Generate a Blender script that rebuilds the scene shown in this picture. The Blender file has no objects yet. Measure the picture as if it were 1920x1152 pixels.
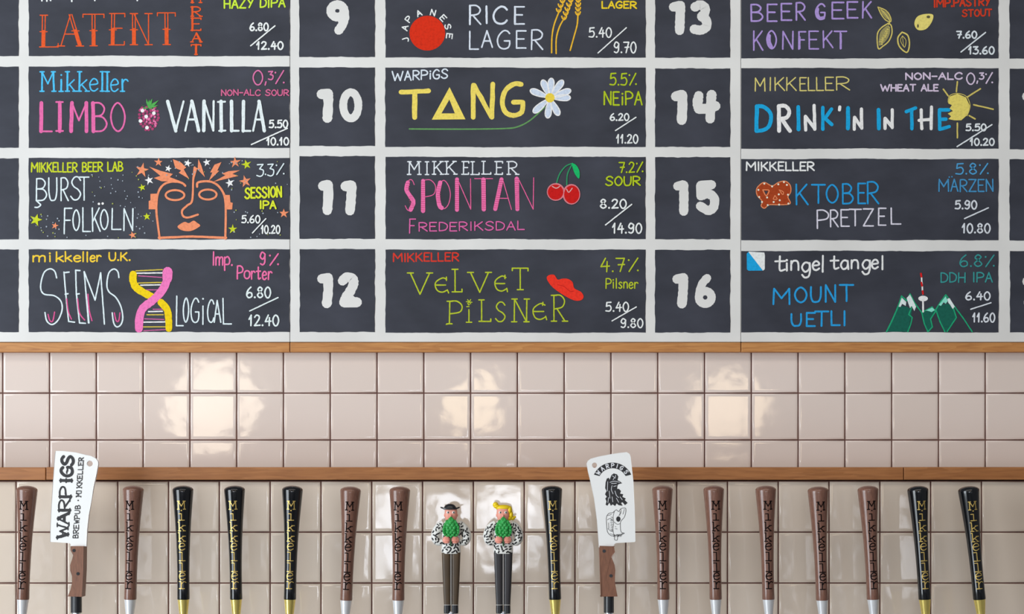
import bpy, math, random
from mathutils import Vector, Matrix
from mathutils.geometry import tessellate_polygon
from mathutils.bvhtree import BVHTree
R = random.Random(7)
C = bpy.context.scene.collection
sc = bpy.context.scene

# ------------------------------------------------------------------ camera, light, exposure
CAMZ = 1.58                      # eye level, the height of the oak ledge
HOR = 885.0                      # row of the horizon in the 1920x1152 frame
S0 = 0.1 / 88.0                  # metres per pixel on the upper tiled wall (a tile is 10 cm)
DU = 3.2                         # camera to upper wall
DL = DU * 88.0 / 95.4            # camera to lower wall
DB = DU - 0.020                  # camera to the face of the menu boards
DH = DL - 0.105                  # camera to the axis of the tap handles
cam = bpy.data.cameras.new('camera'); co = bpy.data.objects.new('camera', cam); C.objects.link(co)
co.location = (0, -DU, CAMZ); co.rotation_euler = (math.pi / 2, 0, 0)
cam.sensor_width = 36; cam.lens = 36 * DU / (1920 * S0)
cam.shift_y = (HOR - 576) / 1920
cam.clip_end = 60
sc.camera = co
sc.view_settings.view_transform = 'Standard'; sc.view_settings.look = 'None'
sc.view_settings.gamma = 1; sc.view_settings.use_curve_mapping = False
sc.view_settings.exposure = 0.0
w = bpy.data.worlds.new('room_light'); sc.world = w; w.use_nodes = True
w.node_tree.nodes['Background'].inputs[0].default_value = (0.93, 0.95, 1.0, 1)
w.node_tree.nodes['Background'].inputs[1].default_value = 0.2

def area(name, loc, target, sx, sy, watts, col):
    l = bpy.data.lights.new(name, 'AREA'); l.shape = 'RECTANGLE'; l.size = sx; l.size_y = sy
    l.energy = watts; l.color = col
    o = bpy.data.objects.new(name, l); C.objects.link(o); o.location = loc
    o.rotation_euler = (Vector(target) - Vector(loc)).to_track_quat('-Z', 'Y').to_euler()
    return o
# tall shop windows behind and left of the camera
area('daylight_window', (-3.9, -3.3, 1.72), (0.3, 0, 1.8), 2.4, 3.3, 200, (0.86, 0.94, 1.0))
# narrow panes of the far shop front, seen again as reflections in the lower tiles: centre column, width, top and bottom row
for px, wd, y0, y1, wm in ((686, 22, 925, 1090, 44), (738, 60, 908, 1080, 48), (845, 84, 915, 1010, 50), (944, 84, 905, 1050, 50), (1008, 22, 915, 1060, 38), (1092, 20, 930, 1090, 26), (1124, 16, 1020, 1090, 20),
                           (275, 34, 930, 1130, 11), (385, 30, 900, 1130, 10), (470, 24, 960, 1120, 9), (1500, 24, 940, 1150, 11), (1590, 22, 930, 1140, 12), (1694, 30, 950, 1110, 20), (1215, 20, 920, 1140, 9), (65, 20, 940, 1150, 8)):
    k_ = 0.003868; h_ = (y1 - y0) * k_
    area('shop_front_pane', ((px - 960) * k_, -8.2, CAMZ - ((y0 + y1) / 2 - HOR) * k_), ((px - 960) * k_, 0, CAMZ - ((y0 + y1) / 2 - HOR) * k_), wd * k_, h_, wm * wd * k_ * h_, (0.84, 0.90, 1.0))
# added fill light overhead, unseen, to lift the ambient on boards and walls
area('ceiling_fill', (-0.2, -2.6, 3.9), (0, 0, 1.9), 4.0, 0.8, 31, (1.0, 0.93, 0.84))
# three warm globe pendants hanging behind the camera, mirrored in the glazed tiles
def pend(px, py, r, watts, col):
    d2 = 4.6
    k = (DU + d2) / DU
    l = bpy.data.lights.new('globe_pendant', 'POINT'); l.shadow_soft_size = r; l.energy = watts; l.color = col
    o = bpy.data.objects.new('globe_pendant', l); C.objects.link(o)
    o.location = ((px - 960) * S0 * k, -d2, CAMZ + (HOR - py) * S0 * k)
pend(400, 757, 0.215, 16, (1.0, 0.86, 0.66))
pend(884, 757, 0.15, 8, (1.0, 0.80, 0.52))
pend(1364, 765, 0.185, 11, (1.0, 0.80, 0.54))

# ------------------------------------------------------------------ helpers
def P(px, py, d=DU, off=0.0):
    """pixel of the photograph on the upright plane at distance d from the viewpoint, pulled forward by off"""
    k = S0 * d / DU
    return Vector(((px - 960) * k, d - DU - off, CAMZ + (HOR - py) * k))
def lin(r, g, b, k=1.0):
    f = lambda c: ((c / 255 + 0.055) / 1.055) ** 2.4 if c > 10 else c / 255 / 12.92
    return tuple(min(0.93, f(c) * k) for c in (r, g, b)) + (1,)
def wpos(o):
    p = Vector((0, 0, 0))
    while o: p += o.location; o = o.parent
    return p
def obj(name, vf, mat, parent=None, origin=None, smooth=False, kind=None, label=None):
    vs, fs = vf
    me = bpy.data.meshes.new(name)
    if origin is None:
        n = len(vs); origin = Vector((sum(v[0] for v in vs) / n, sum(v[1] for v in vs) / n, sum(v[2] for v in vs) / n))
    origin = Vector(origin)
    me.from_pydata([tuple(Vector(v) - origin) for v in vs], [], fs)
    me.validate(); me.update()
    if mat: me.materials.append(mat)
    if smooth: me.polygons.foreach_set('use_smooth', [True] * len(me.polygons))
    o = bpy.data.objects.new(name, me); C.objects.link(o)
    o.location = origin - (wpos(parent) if parent else Vector((0, 0, 0)))
    o.parent = parent
    if kind: o['kind'] = kind
    if label: o['label'] = label
    return o
def thing(name, label, cat, loc, group=None):
    o = bpy.data.objects.new(name, None); C.objects.link(o); o.location = loc; o.empty_display_size = 0.05
    o['label'] = label; o['category'] = cat
    if group: o['group'] = group
    return o
def box(x0, x1, y0, y1, z0, z1):
    v = [(x, y, z) for x in (x0, x1) for y in (y0, y1) for z in (z0, z1)]
    f = [(0, 1, 3, 2), (4, 6, 7, 5), (0, 4, 5, 1), (2, 3, 7, 6), (0, 2, 6, 4), (1, 5, 7, 3)]
    return v, f
def bevel(o, wd, seg=2, ang=40):
    m = o.modifiers.new('bevel', 'BEVEL'); m.width = wd; m.segments = seg; m.limit_method = 'ANGLE'; m.angle_limit = math.radians(ang)
def join(*vfs):
    V, F = [], []
    for v, f in vfs:
        b = len(V); V += list(v); F += [tuple(i + b for i in q) for q in f]
    return V, F
def catmull(pts, n=6, closed=False):
    if len(pts) < 3: return list(pts)
    out = []; m = len(pts)
    for i in range(m if closed else m - 1):
        g = (lambda j: pts[j % m]) if closed else (lambda j: pts[max(0, min(m - 1, j))])
        a, b, c, d = g(i - 1), g(i), g(i + 1), g(i + 2)
        for k in range(n):
            t = k / n
            out.append(tuple(0.5 * (2 * b[q] + (c[q] - a[q]) * t + (2 * a[q] - 5 * b[q] + 4 * c[q] - d[q]) * t * t + (3 * b[q] - a[q] - 3 * c[q] + d[q]) * t ** 3) for q in (0, 1)))
    if not closed: out.append(tuple(pts[-1]))
    return out

# ------------------------------------------------------------------ materials
MATS = {}
def nodes(name):
    m = bpy.data.materials.new(name); m.use_nodes = True
    nt = m.node_tree; b = nt.nodes['Principled BSDF']
    return m, nt, b
def plain(name, col, rough=0.5, metal=0.0, spec=0.5, coat=0.0):
    if name in MATS: return MATS[name]
    m, nt, b = nodes(name)
    b.inputs['Base Color'].default_value = col; b.inputs['Roughness'].default_value = rough
    b.inputs['Metallic'].default_value = metal; b.inputs['Specular IOR Level'].default_value = spec
    b.inputs['Coat Weight'].default_value = coat; b.inputs['Coat Roughness'].default_value = 0.04
    MATS[name] = m; return m
def noisy(name, ca, cb, scale=20, rough=0.5, lo=0.35, hi=0.65, stretch=(1, 1, 1), detail=4, bump=0.0, spec=0.5, coat=0.0, coords='Object', bdist=0.001, rot=(0, 0, 0)):
    if name in MATS: return MATS[name]
    m, nt, b = nodes(name); N = nt.nodes; L = nt.links
    tc = N.new('ShaderNodeTexCoord'); mp = N.new('ShaderNodeMapping'); mp.inputs['Scale'].default_value = stretch; mp.inputs['Rotation'].default_value = rot
    no = N.new('ShaderNodeTexNoise'); no.inputs['Scale'].default_value = scale; no.inputs['Detail'].default_value = detail
    mr = N.new('ShaderNodeMapRange'); mr.inputs[1].default_value = lo; mr.inputs[2].default_value = hi
    mx = N.new('ShaderNodeMix'); mx.data_type = 'RGBA'; mx.inputs[6].default_value = ca; mx.inputs[7].default_value = cb
    L.new(tc.outputs[coords], mp.inputs[0]); L.new(mp.outputs[0], no.inputs[0]); L.new(no.outputs[0], mr.inputs[0])
    L.new(mr.outputs[0], mx.inputs[0]); L.new(mx.outputs[2], b.inputs['Base Color'])
    b.inputs['Roughness'].default_value = rough; b.inputs['Specular IOR Level'].default_value = spec
    b.inputs['Coat Weight'].default_value = coat; b.inputs['Coat Roughness'].default_value = 0.05
    if bump:
        bp = N.new('ShaderNodeBump'); bp.inputs['Strength'].default_value = bump; bp.inputs['Distance'].default_value = bdist
        L.new(no.outputs[0], bp.inputs['Height']); L.new(bp.outputs[0], b.inputs['Normal'])
    MATS[name] = m; return m
def tile_mat(name, ca, cb):
    m, nt, b = nodes(name); N = nt.nodes; L = nt.links
    g = N.new('ShaderNodeNewGeometry'); oi = N.new('ShaderNodeObjectInfo')
    mx = N.new('ShaderNodeMix'); mx.data_type = 'RGBA'; mx.inputs[6].default_value = ca; mx.inputs[7].default_value = cb
    L.new(oi.outputs['Random'], mx.inputs[0]); L.new(mx.outputs[2], b.inputs['Base Color'])
    n1 = N.new('ShaderNodeTexNoise'); n1.inputs['Scale'].default_value = 22; n1.inputs['Detail'].default_value = 1
    n2 = N.new('ShaderNodeTexNoise'); n2.inputs['Scale'].default_value = 130; n2.inputs['Detail'].default_value = 2
    L.new(g.outputs['Position'], n1.inputs[0]); L.new(g.outputs['Position'], n2.inputs[0])
    b1 = N.new('ShaderNodeBump'); b1.inputs['Strength'].default_value = 1; b1.inputs['Distance'].default_value = 0.0004
    b2 = N.new('ShaderNodeBump'); b2.inputs['Strength'].default_value = 1; b2.inputs['Distance'].default_value = 0.00002
    L.new(n1.outputs[0], b1.inputs['Height']); L.new(n2.outputs[0], b2.inputs['Height']); L.new(b1.outputs[0], b2.inputs['Normal'])
    L.new(b2.outputs[0], b.inputs['Normal'])
    b.inputs['Roughness'].default_value = 0.06; b.inputs['Specular IOR Level'].default_value = 0.5
    return m
def wood(name, c1, c2, c3, rough=0.45, axis=0, coat=0.0, sc_=1.0):
    m, nt, b = nodes(name); N = nt.nodes; L = nt.links
    tc = N.new('ShaderNodeTexCoord'); oi = N.new('ShaderNodeObjectInfo')
    ad = N.new('ShaderNodeVectorMath'); ad.operation = 'ADD'
    mp = N.new('ShaderNodeMapping'); s = [1, 1, 1]; s = [x * 14 * sc_ for x in s]; s[axis] = 1.1 * sc_; mp.inputs['Scale'].default_value = s
    no = N.new('ShaderNodeTexNoise'); no.inputs['Scale'].default_value = 2.2; no.inputs['Detail'].default_value = 3; no.inputs['Distortion'].default_value = 0.5
    wv = N.new('ShaderNodeMath'); wv.operation = 'MULTIPLY'; wv.inputs[1].default_value = 9
    fr = N.new('ShaderNodeMath'); fr.operation = 'FRACT'
    n2 = N.new('ShaderNodeTexNoise'); n2.inputs['Scale'].default_value = 16; n2.inputs['Detail'].default_value = 6
    m1 = N.new('ShaderNodeMix'); m1.data_type = 'RGBA'; m1.inputs[6].default_value = c1; m1.inputs[7].default_value = c2
    m2 = N.new('ShaderNodeMix'); m2.data_type = 'RGBA'; m2.inputs[7].default_value = c3
    mr = N.new('ShaderNodeMapRange'); mr.inputs[1].default_value = 0.45; mr.inputs[2].default_value = 0.75; mr.inputs[4].default_value = 0.7
    L.new(tc.outputs['Object'], ad.inputs[0]); L.new(oi.outputs['Random'], ad.inputs[1]); L.new(ad.outputs[0], mp.inputs[0])
    L.new(mp.outputs[0], no.inputs[0]); L.new(mp.outputs[0], n2.inputs[0])
    L.new(no.outputs[0], wv.inputs[0]); L.new(wv.outputs[0], fr.inputs[0]); L.new(fr.outputs[0], m1.inputs[0])
    L.new(n2.outputs[0], mr.inputs[0]); L.new(mr.outputs[0], m2.inputs[0]); L.new(m1.outputs[2], m2.inputs[6])
    L.new(m2.outputs[2], b.inputs['Base Color'])
    b.inputs['Roughness'].default_value = rough; b.inputs['Coat Weight'].default_value = coat; b.inputs['Coat Roughness'].default_value = 0.12
    return m
KC = 1.22
def chalk(rgb):
    n = 'chalk_%d_%d_%d' % rgb
    c = lin(*rgb, KC); d = tuple(x * 0.82 for x in c[:3]) + (1,)
    return noisy(n, d, c, 190, 0.85, 0.3, 0.55, spec=0.2, coords='Object', detail=3)
M_TILE = tile_mat('cream_glaze', lin(228, 214, 205), lin(234, 220, 212))
M_TILE2 = tile_mat('sand_glaze', lin(219, 203, 187), lin(226, 211, 196))
M_GROUT = noisy('brown_grout', lin(84, 52, 47), lin(104, 68, 60), 60, 0.9)
M_OAK = wood('oiled_oak', lin(205, 145, 82), lin(190, 128, 68), lin(158, 98, 48), 0.5)
M_OAK2 = wood('darker_oiled_oak', lin(176, 116, 66), lin(162, 103, 54), lin(134, 80, 40), 0.5)
M_WALNUT = wood('walnut', lin(134, 94, 78), lin(120, 82, 68), lin(88, 56, 46), 0.30, axis=2, coat=0.35, sc_=4)
M_KNIFEWOOD = wood('cleaver_handle_wood', lin(140, 95, 72), lin(128, 84, 64), lin(96, 62, 48), 0.45, axis=2, sc_=4)
M_WHITE = noisy('white_board_paint', lin(222, 222, 220), lin(234, 234, 232), 7, 0.6, 0.3, 0.7, spec=0.3)
M_BOARD = noisy('chalkboard_paint', lin(46, 49, 59), lin(65, 68, 80), 9, 0.62, 0.3, 0.75, stretch=(0.8, 1, 1.6), detail=6, spec=0.3, rot=(0, 0.5, 0))
M_BLACK = plain('black_lacquer', (0.003, 0.004, 0.006, 1), 0.13, spec=0.6)
M_GOLD = plain('polished_brass', lin(250, 226, 130), 0.22, 0.75)
M_GOLDP = plain('gold_leaf_paint', lin(214, 184, 104), 0.4, 0.55)
M_BURN = plain('burnt_engraving', (0.008, 0.005, 0.005, 1), 0.8, spec=0.05)
M_CHROME = plain('brushed_steel', lin(215, 215, 218), 0.22, 1.0)
M_SILVER = plain('white_metal_sleeve', lin(226, 228, 232), 0.3, 0.35)
M_RUBBER = plain('black_sleeve', (0.012, 0.013, 0.017, 1), 0.3)
M_ENAMEL = plain('white_enamel', lin(246, 247, 250), 0.35)
M_INK = plain('black_ink', (0.022, 0.022, 0.026, 1), 0.6)
M_ENP = plain('white_ink', lin(236, 238, 244), 0.5)

# ------------------------------------------------------------------ strokes: a hand-lettered alphabet
# box: x 0..1, y 0 (cap line)..1 (baseline); capital kind letter = main stem
G = {
'A': 'l0,1 .5,0|L.5,0 1,1|l.2,.62 .82,.62', 'B': 'L.04,0 .04,1|c.04,0 .55,.01 .85,.2 .62,.43 .04,.47|c.04,.47 .7,.5 1,.74 .7,.97 .04,1',
'C': 'C1,.17 .8,.02 .5,0 .15,.22 0,.55 .15,.88 .5,1 .82,.95 1,.8', 'D': 'L.04,0 .04,1|c.04,0 .5,.03 .92,.25 1,.52 .85,.82 .5,.96 .04,1',
'E': 'L.04,0 .04,1|l.04,0 1,0|l.04,.47 .8,.47|l.04,1 1,1', 'F': 'L.04,0 .04,1|l.04,0 1,0|l.04,.47 .8,.47',
'G': 'C.95,.15 .75,.01 .45,.01 .12,.25 .0,.55 .15,.88 .5,1 .85,.93 .97,.75 .97,.56|l.97,.56 .55,.56', 'H': 'L.04,0 .04,1|l.96,0 .96,1|l.04,.5 .96,.5',
'I': 'L.5,0 .5,1', 'J': 'c.85,0 .88,.5 .8,.88 .45,1 .1,.85', 'K': 'L.04,0 .04,1|l.92,0 .06,.58|l.3,.42 1,1', 'L': 'L.04,0 .04,1|l.04,1 1,1',
'M': 'L.03,1 .06,0|l.06,0 .5,.62|l.5,.62 .94,0|L.94,0 .97,1', 'N': 'L.04,1 .04,0|l.04,0 .96,1|l.96,1 .96,0', 'O': 'o.5,0 .15,.18 0,.5 .15,.84 .5,1 .85,.84 1,.5 .85,.18',
'P': 'L.04,0 .04,1|c.04,0 .6,0 1,.2 .85,.47 .04,.56', 'R': 'L.04,0 .04,1|c.04,0 .6,0 .95,.2 .75,.45 .04,.53|l.3,.52 1,1',
'S': 'C.95,.15 .7,.0 .35,.02 .1,.22 .3,.42 .7,.55 .95,.75 .7,.97 .3,1 .0,.85', 'T': 'L.5,0 .5,1|l0,0 1,0', 'U': 'C.02,0 .02,.6 .2,.95 .5,1 .8,.93 .97,.6 .98,0',
'V': 'L0,0 .5,1|l.5,1 1,0', 'W': 'L0,0 .25,1|l.25,1 .5,.25|l.5,.25 .75,1|l.75,1 1,0', 'X': 'l0,0 1,1|l1,0 0,1', 'Y': 'l0,0 .5,.5|l1,0 .3,1', 'Z': 'l0,0 1,0|l1,0 0,1|l0,1 1,1',
'a': 'o.9,.45 .4,.38 .05,.7 .35,1 .85,.85|l.92,.4 1,1', 'e': 'c.08,.68 .92,.62 .8,.42 .4,.38 .03,.62 .15,.92 .55,1 .95,.88', 'g': 'o.9,.45 .4,.38 .05,.7 .4,1 .88,.8|c.95,.4 .98,.9 .8,1.3 .35,1.38 .05,1.2',
'i': 'L.5,.4 .5,1|d.5,.16', 'k': 'L.04,0 .04,1|l.9,.42 .06,.75|l.3,.66 1,1', 'l': 'L.5,0 .5,1', 'm': 'L.03,.4 .03,1|c.03,.6 .2,.4 .45,.42 .5,.6 .5,1|c.5,.6 .7,.4 .92,.42 .97,.6 .97,1',
'n': 'L.05,.4 .05,1|c.05,.62 .3,.4 .75,.4 .93,.6 .95,1', 'o': 'o.5,.38 .08,.5 .05,.85 .5,1 .92,.85 .95,.5', 'p': 'L.05,.4 .05,1.4|c.05,.5 .6,.36 .98,.6 .8,.92 .1,.95', 'r': 'L.08,.4 .08,1|c.08,.62 .4,.42 .75,.4 1,.48',
's': 'c.9,.45 .5,.36 .12,.5 .5,.66 .9,.85 .5,1 .05,.92', 't': 'c.45,.05 .42,.8 .55,.98 .95,.9|l0,.38 .95,.36',
'0': 'o.5,0 .12,.22 .02,.6 .3,.98 .7,.98 .98,.6 .88,.2', '1': 'l.1,.4 .7,0|L.7,0 .6,1', '2': 'c.08,.2 .4,0 .85,.12 .75,.45 .05,1|l.05,1 1,.96', '3': 'l.05,.03 .9,0|l.9,0 .4,.38|c.4,.38 .95,.5 .9,.85 .5,1 0,.92',
'4': 'l.55,0 .05,.62|l.05,.62 1,.58|l.75,.25 .7,1', '5': 'l.95,.0 .2,.03|l.2,.03 .12,.45|c.12,.45 .7,.36 .98,.65 .7,.97 .02,.95', '6': 'c.75,0 .25,.3 .02,.72 .35,1 .9,.88 .85,.58 .4,.52 .08,.7',
'7': 'l.02,.02 .95,.02|l.95,.02 .45,1|l.25,.5 .95,.48', '8': 'o.5,.45 .12,.25 .45,0 .85,.18 .5,.45 .05,.75 .45,1 .95,.8', '9': 'c.9,.3 .5,.55 .08,.35 .4,0 .9,.15 .9,.3 .85,.8 .5,1 .1,.92',
'.': 'd.5,.97', ',': 'l.6,.88 .3,1.2', '-': 'l0,.5 1,.5', "'": 'L.5,0 .5,.25', '/': 'l1,0 0,1', '%': 'l1,0 .15,1|d.12,.15|d1,.92', '@': 'c.95,.1 .6,0 .1,.25 0,.55 .2,.9 .6,1 1,.85|l.05,.5 .85,.5', 'x': 'd.5,.5',
}
WID = {'I': .16, 'i': .2, 'l': .16, '.': .12, ',': .14, "'": .14, 'M': .86, 'W': 1.0, 'm': .8, '-': .4, ' ': .34, '%': .7, '1': .36, 'J': .5, 'r': .4, 't': .45, 'E': .5, 'L': .48, 'F': .5, 's': .42, 'e': .45, 'n': .45, 'k': .5, 'a': .45, 'g': .45, 'x': .2}
def glyph(ch):
    out = []
    for s in G[ch].split('|'):
        out.append((s[0], [tuple(float(a) for a in p.split(',')) for p in s[1:].split()]))
    return out

class Ink:
    """flat paint strokes on one surface; mp maps (px,py,lift) to a point in the scene"""
    def __init__(s, mp): s.V = []; s.F = []; s.mp = mp; s.n = 0
    def _add(s, pts, faces, lift, ramp=None):
        b = len(s.V); s.V += [s.mp(x, y, lift + (5e-6 * ramp[i] if ramp else 0)) for i, (x, y) in enumerate(pts)]; s.F += [tuple(b + i for i in f) for f in faces]
    def strip(s, pts, w):
        s.n += 1; lift = s.n * 6e-6
        q = [pts[0]]
        for p in pts[1:]:
            if math.hypot(p[0] - q[-1][0], p[1] - q[-1][1]) > 1e-3: q.append(p)
        if len(q) < 2: return s.dot(q[0][0], q[0][1], w / 2)
        n = len(q); L = []; Rr = []; r = w / 2
        for i in range(n):
            a = q[max(0, i - 1)]; c = q[min(n - 1, i + 1)]
            dx, dy = c[0] - a[0], c[1] - a[1]; l = math.hypot(dx, dy) or 1
            nx, ny = -dy / l, dx / l
            rr = r
            if 0 < i < n - 1:
                d1 = (q[i][0] - a[0], q[i][1] - a[1]); l1 = math.hypot(*d1) or 1
                cs = abs((d1[0] * dx + d1[1] * dy) / (l1 * l)); rr = r / max(cs, .75)
            rr *= 1 + R.uniform(-.07, .07)
            L.append((q[i][0] + nx * rr, q[i][1] + ny * rr)); Rr.append((q[i][0] - nx * rr, q[i][1] - ny * rr))
        pts2 = L + Rr; F = [(i, i + 1, n + i + 1, n + i) for i in range(n - 1)]
        for e, (c, d) in ((0, (q[0], q[1])), (n - 1, (q[-1], q[-2]))):
            ang = math.atan2(c[1] - d[1], c[0] - d[0]); st = len(pts2)
            arc = [(c[0] + r * math.cos(ang + t * math.pi / 2), c[1] + r * math.sin(ang + t * math.pi / 2)) for t in (-.6, -.2, .2, .6)]
            pts2 += arc
            la, ra = (e, n + e)
            # order around the cap
            if math.hypot(arc[0][0] - pts2[la][0], arc[0][1] - pts2[la][1]) > math.hypot(arc[0][0] - pts2[ra][0], arc[0][1] - pts2[ra][1]): la, ra = ra, la
            F.append((la, st, st + 1, st + 2, st + 3, ra))
        rp = [i / n for i in range(n)] * 2 + [0] * 4 + [1] * 4
        s._add(pts2, F, lift, rp)
    def line(s, pts, w):
        """polyline, broken at sharp corners"""
        if s.dens and len(pts) > 1: pass
        cur = [pts[0]]
        for i in range(1, len(pts)):
            cur.append(pts[i])
            if i < len(pts) - 1:
                a, b, c = pts[i - 1], pts[i], pts[i + 1]
                d1 = math.atan2(b[1] - a[1], b[0] - a[0]); d2 = math.atan2(c[1] - b[1], c[0] - b[0])
                t = abs((d2 - d1 + math.pi) % (2 * math.pi) - math.pi)
                if t > 0.9: s.strip(cur, w); cur = [b]
        s.strip(cur, w)
    dens = 0
    def seg(s, pts, w, step=None):
        """straight strokes, subdivided and slightly unsteady"""
        out = [pts[0]]
        for a, b in zip(pts, pts[1:]):
            l = math.hypot(b[0] - a[0], b[1] - a[1]); n = max(1, int(l / (step or max(w * 1.6, 5))))
            for k in range(1, n + 1):
                j = w * .05 if k < n else 0
                out.append((a[0] + (b[0] - a[0]) * k / n + R.uniform(-j, j), a[1] + (b[1] - a[1]) * k / n + R.uniform(-j, j)))
        s.line(out, w)
    def curve(s, pts, w, closed=False, n=6):
        c = catmull(pts, n, closed)
        if closed: s.ring(c, w)
        else: s.strip(c, w)
    def ring(s, q, w):
        s.n += 1; n = len(q); r = w / 2; A_ = []; B_ = []
        for i in range(n):
            a, c = q[i - 1], q[(i + 1) % n]; dx, dy = c[0] - a[0], c[1] - a[1]; l = math.hypot(dx, dy) or 1
            rr = r * (1 + R.uniform(-.05, .05)); A_.append((q[i][0] - dy / l * rr, q[i][1] + dx / l * rr)); B_.append((q[i][0] + dy / l * rr, q[i][1] - dx / l * rr))
        s._add(A_ + B_, [(i, (i + 1) % n, n + (i + 1) % n, n + i) for i in range(n)], s.n * 6e-6)
    def dot(s, x, y, r, ry=None, n=10):
        s.n += 1; ry = ry or r
        s._add([(x + r * math.cos(2 * math.pi * k / n), y + ry * math.sin(2 * math.pi * k / n)) for k in range(n)], [tuple(range(n))], s.n * 6e-6)
    def poly(s, pts, smooth=False, holes=()):
        s.n += 1
        if smooth: pts = catmull(pts, 5, True)
        loops = [pts] + [catmull(h, 4, True) for h in holes]
        fl = [p for l in loops for p in l]
        tr = tessellate_polygon([[Vector((p[0], p[1], 0)) for p in l] for l in loops])
        s._add(fl, [tuple(t) for t in tr], s.n * 6e-6)
    def letter(s, ch, f, w, stem=None, serif=0, hollow=False):
        for k, pts in glyph(ch):
            ww = (stem or w) if k.isupper() else w
            q = [f(*p) for p in pts]; kk = k.lower()
            if kk == 'l':
                if hollow and abs(pts[0][1] - pts[-1][1]) > .8:
                    (x0, y0), (x1, y1) = q[0], q[-1]
                    if y0 > y1: x0, y0, x1, y1 = x1, y1, x0, y0
                    xm, ym = x0 + (x1 - x0) * .52, y0 + (y1 - y0) * .52
                    h = hollow if k == 'L' else 0
                    if h:
                        s.seg([(x0 - h, y0), (x1 - h, y1)], w); s.seg([(x0 + h, y0), (x1 + h, y1)], w)
                        s.seg([(xm, ym), (x1, y1 - h)], 2 * h + w * .6)
                        s.seg([(xm - h * 2.6, ym), (xm + h * 2.6, ym)], w * .9)
                    else: s.seg(q, w)
                else: s.seg(q, ww)
            elif kk == 'c': s.curve(q, ww)
            elif kk == 'o': s.curve(q, ww, True)
            elif kk == 'd': s.dot(q[0][0], q[0][1], w * .68)
            if serif and kk == 'l':
                for e, o_ in ((0, 1), (-1, -2)):
                    if (pts[e][1] in (0, 1)) and abs(pts[e][1] - pts[o_][1]) > .3 and not (ch == 'A' and pts[e][1] == 0) and not (ch == 'V' and pts[e][1] == 1):
                        x, y = q[e]; s.seg([(x - serif, y), (x + serif, y)], w)
                    elif pts[e][0] > .75 and abs(pts[0][1] - pts[-1][1]) < .1 and pts[e][1] in (0, 1) and ch in 'ELTFZ':
                        x, y = q[e]; dd = serif * (1 if pts[e][1] == 0 else -1); s.seg([(x, y), (x, y + dd * .9)], w)
                        if ch == 'T': s.seg([q[0], (q[0][0], q[0][1] + serif * .8)], w)
    def obj(s, name, mat, parent, label=None):
        if not s.V: return None
        return obj(name, (s.V, s.F), mat, parent, label=label)

class Sheet:
    """everything written or drawn inside one framed field of the menu board"""
    def __init__(s, ox, oy, k, parent): s.ox, s.oy, s.k, s.par = ox, oy, k, parent; s.layer = 0; s.inks = []
    def ink(s):
        s.layer += 1; base = 0.0008 + 2e-5 * s.layer + 6e-6 * sum(i.n for i in s.inks)
        s.inks.append(Ink(lambda x, y, l: P(s.ox + x * s.k, s.oy + y * s.k, DB, base + l))); return s.inks[-1]
    def letters(s, txt, spans, y0, y1, w, col, stem=None, serif=0, hollow=0, name='lettering', label=None, tilt=0, jit=1.5):
        groups = {}
        cols = col if isinstance(col, list) else [col] * len(txt)
        xa = spans[0][0]
        for i, ch in enumerate(txt):
            sp = spans[i]; a, b = sp[0], sp[1]; t, u = (sp[2], sp[3]) if len(sp) == 4 else (y0, y1)
            if ch == ' ': continue
            if cols[i] not in groups: groups[cols[i]] = s.ink()
            I = groups[cols[i]]; j = R.uniform(-jit, jit); sk = R.uniform(-.02, .02)
            f = lambda x, y, a=a, b=b, t=t, u=u, j=j, sk=sk: (a + (b - a) * x + sk * (u - t) * (1 - y), t + (u - t) * y + j + tilt * (a - xa))
            I.letter(ch, f, w, stem, serif, hollow)
        for c, I in groups.items(): I.obj(name, chalk(c), s.par, label)
    def text(s, txt, x0, y0, x1, y1, w, col, name='lettering', label=None, tilt=0, stem=None, serif=0, gap=.17):
        ws = [WID.get(c, .6) for c in txt]; tot = sum(ws) + gap * (len(txt) - 1); k = (x1 - x0) / tot; x = x0; sp = []
        for c, q in zip(txt, ws): sp.append((x, x + q * k)); x += (q + gap) * k
        s.letters(txt, sp, y0, y1, w, col, name=name, label=label, tilt=tilt, stem=stem, serif=serif)
    def price(s, a, ab, slash, b, bb, w=9, col=None):
        col = col or WH
        I = s.ink()
        for txt, (x0, y0, x1, y1) in ((a, ab), (b, bb)):
            ws = [WID.get(c, .6) for c in txt]; tot = sum(ws) + .2 * (len(txt) - 1); k = (x1 - x0) / tot; x = x0
            for c, q in zip(txt, ws):
                f = lambda u, v, x=x, q=q: (x + q * k * u, y0 + (y1 - y0) * v)
                I.letter(c, f, w); x += (q + .2) * k
        I.seg([slash[:2], slash[2:]], w * .85); I.obj('price', chalk(col), s.par)
    def draw(s, name, col, fn, label=None):
        I = s.ink(); fn(I); return I.obj(name, chalk(col) if isinstance(col, tuple) else col, s.par, label)
WH = (222, 228, 240); YG = (188, 200, 40)

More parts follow.
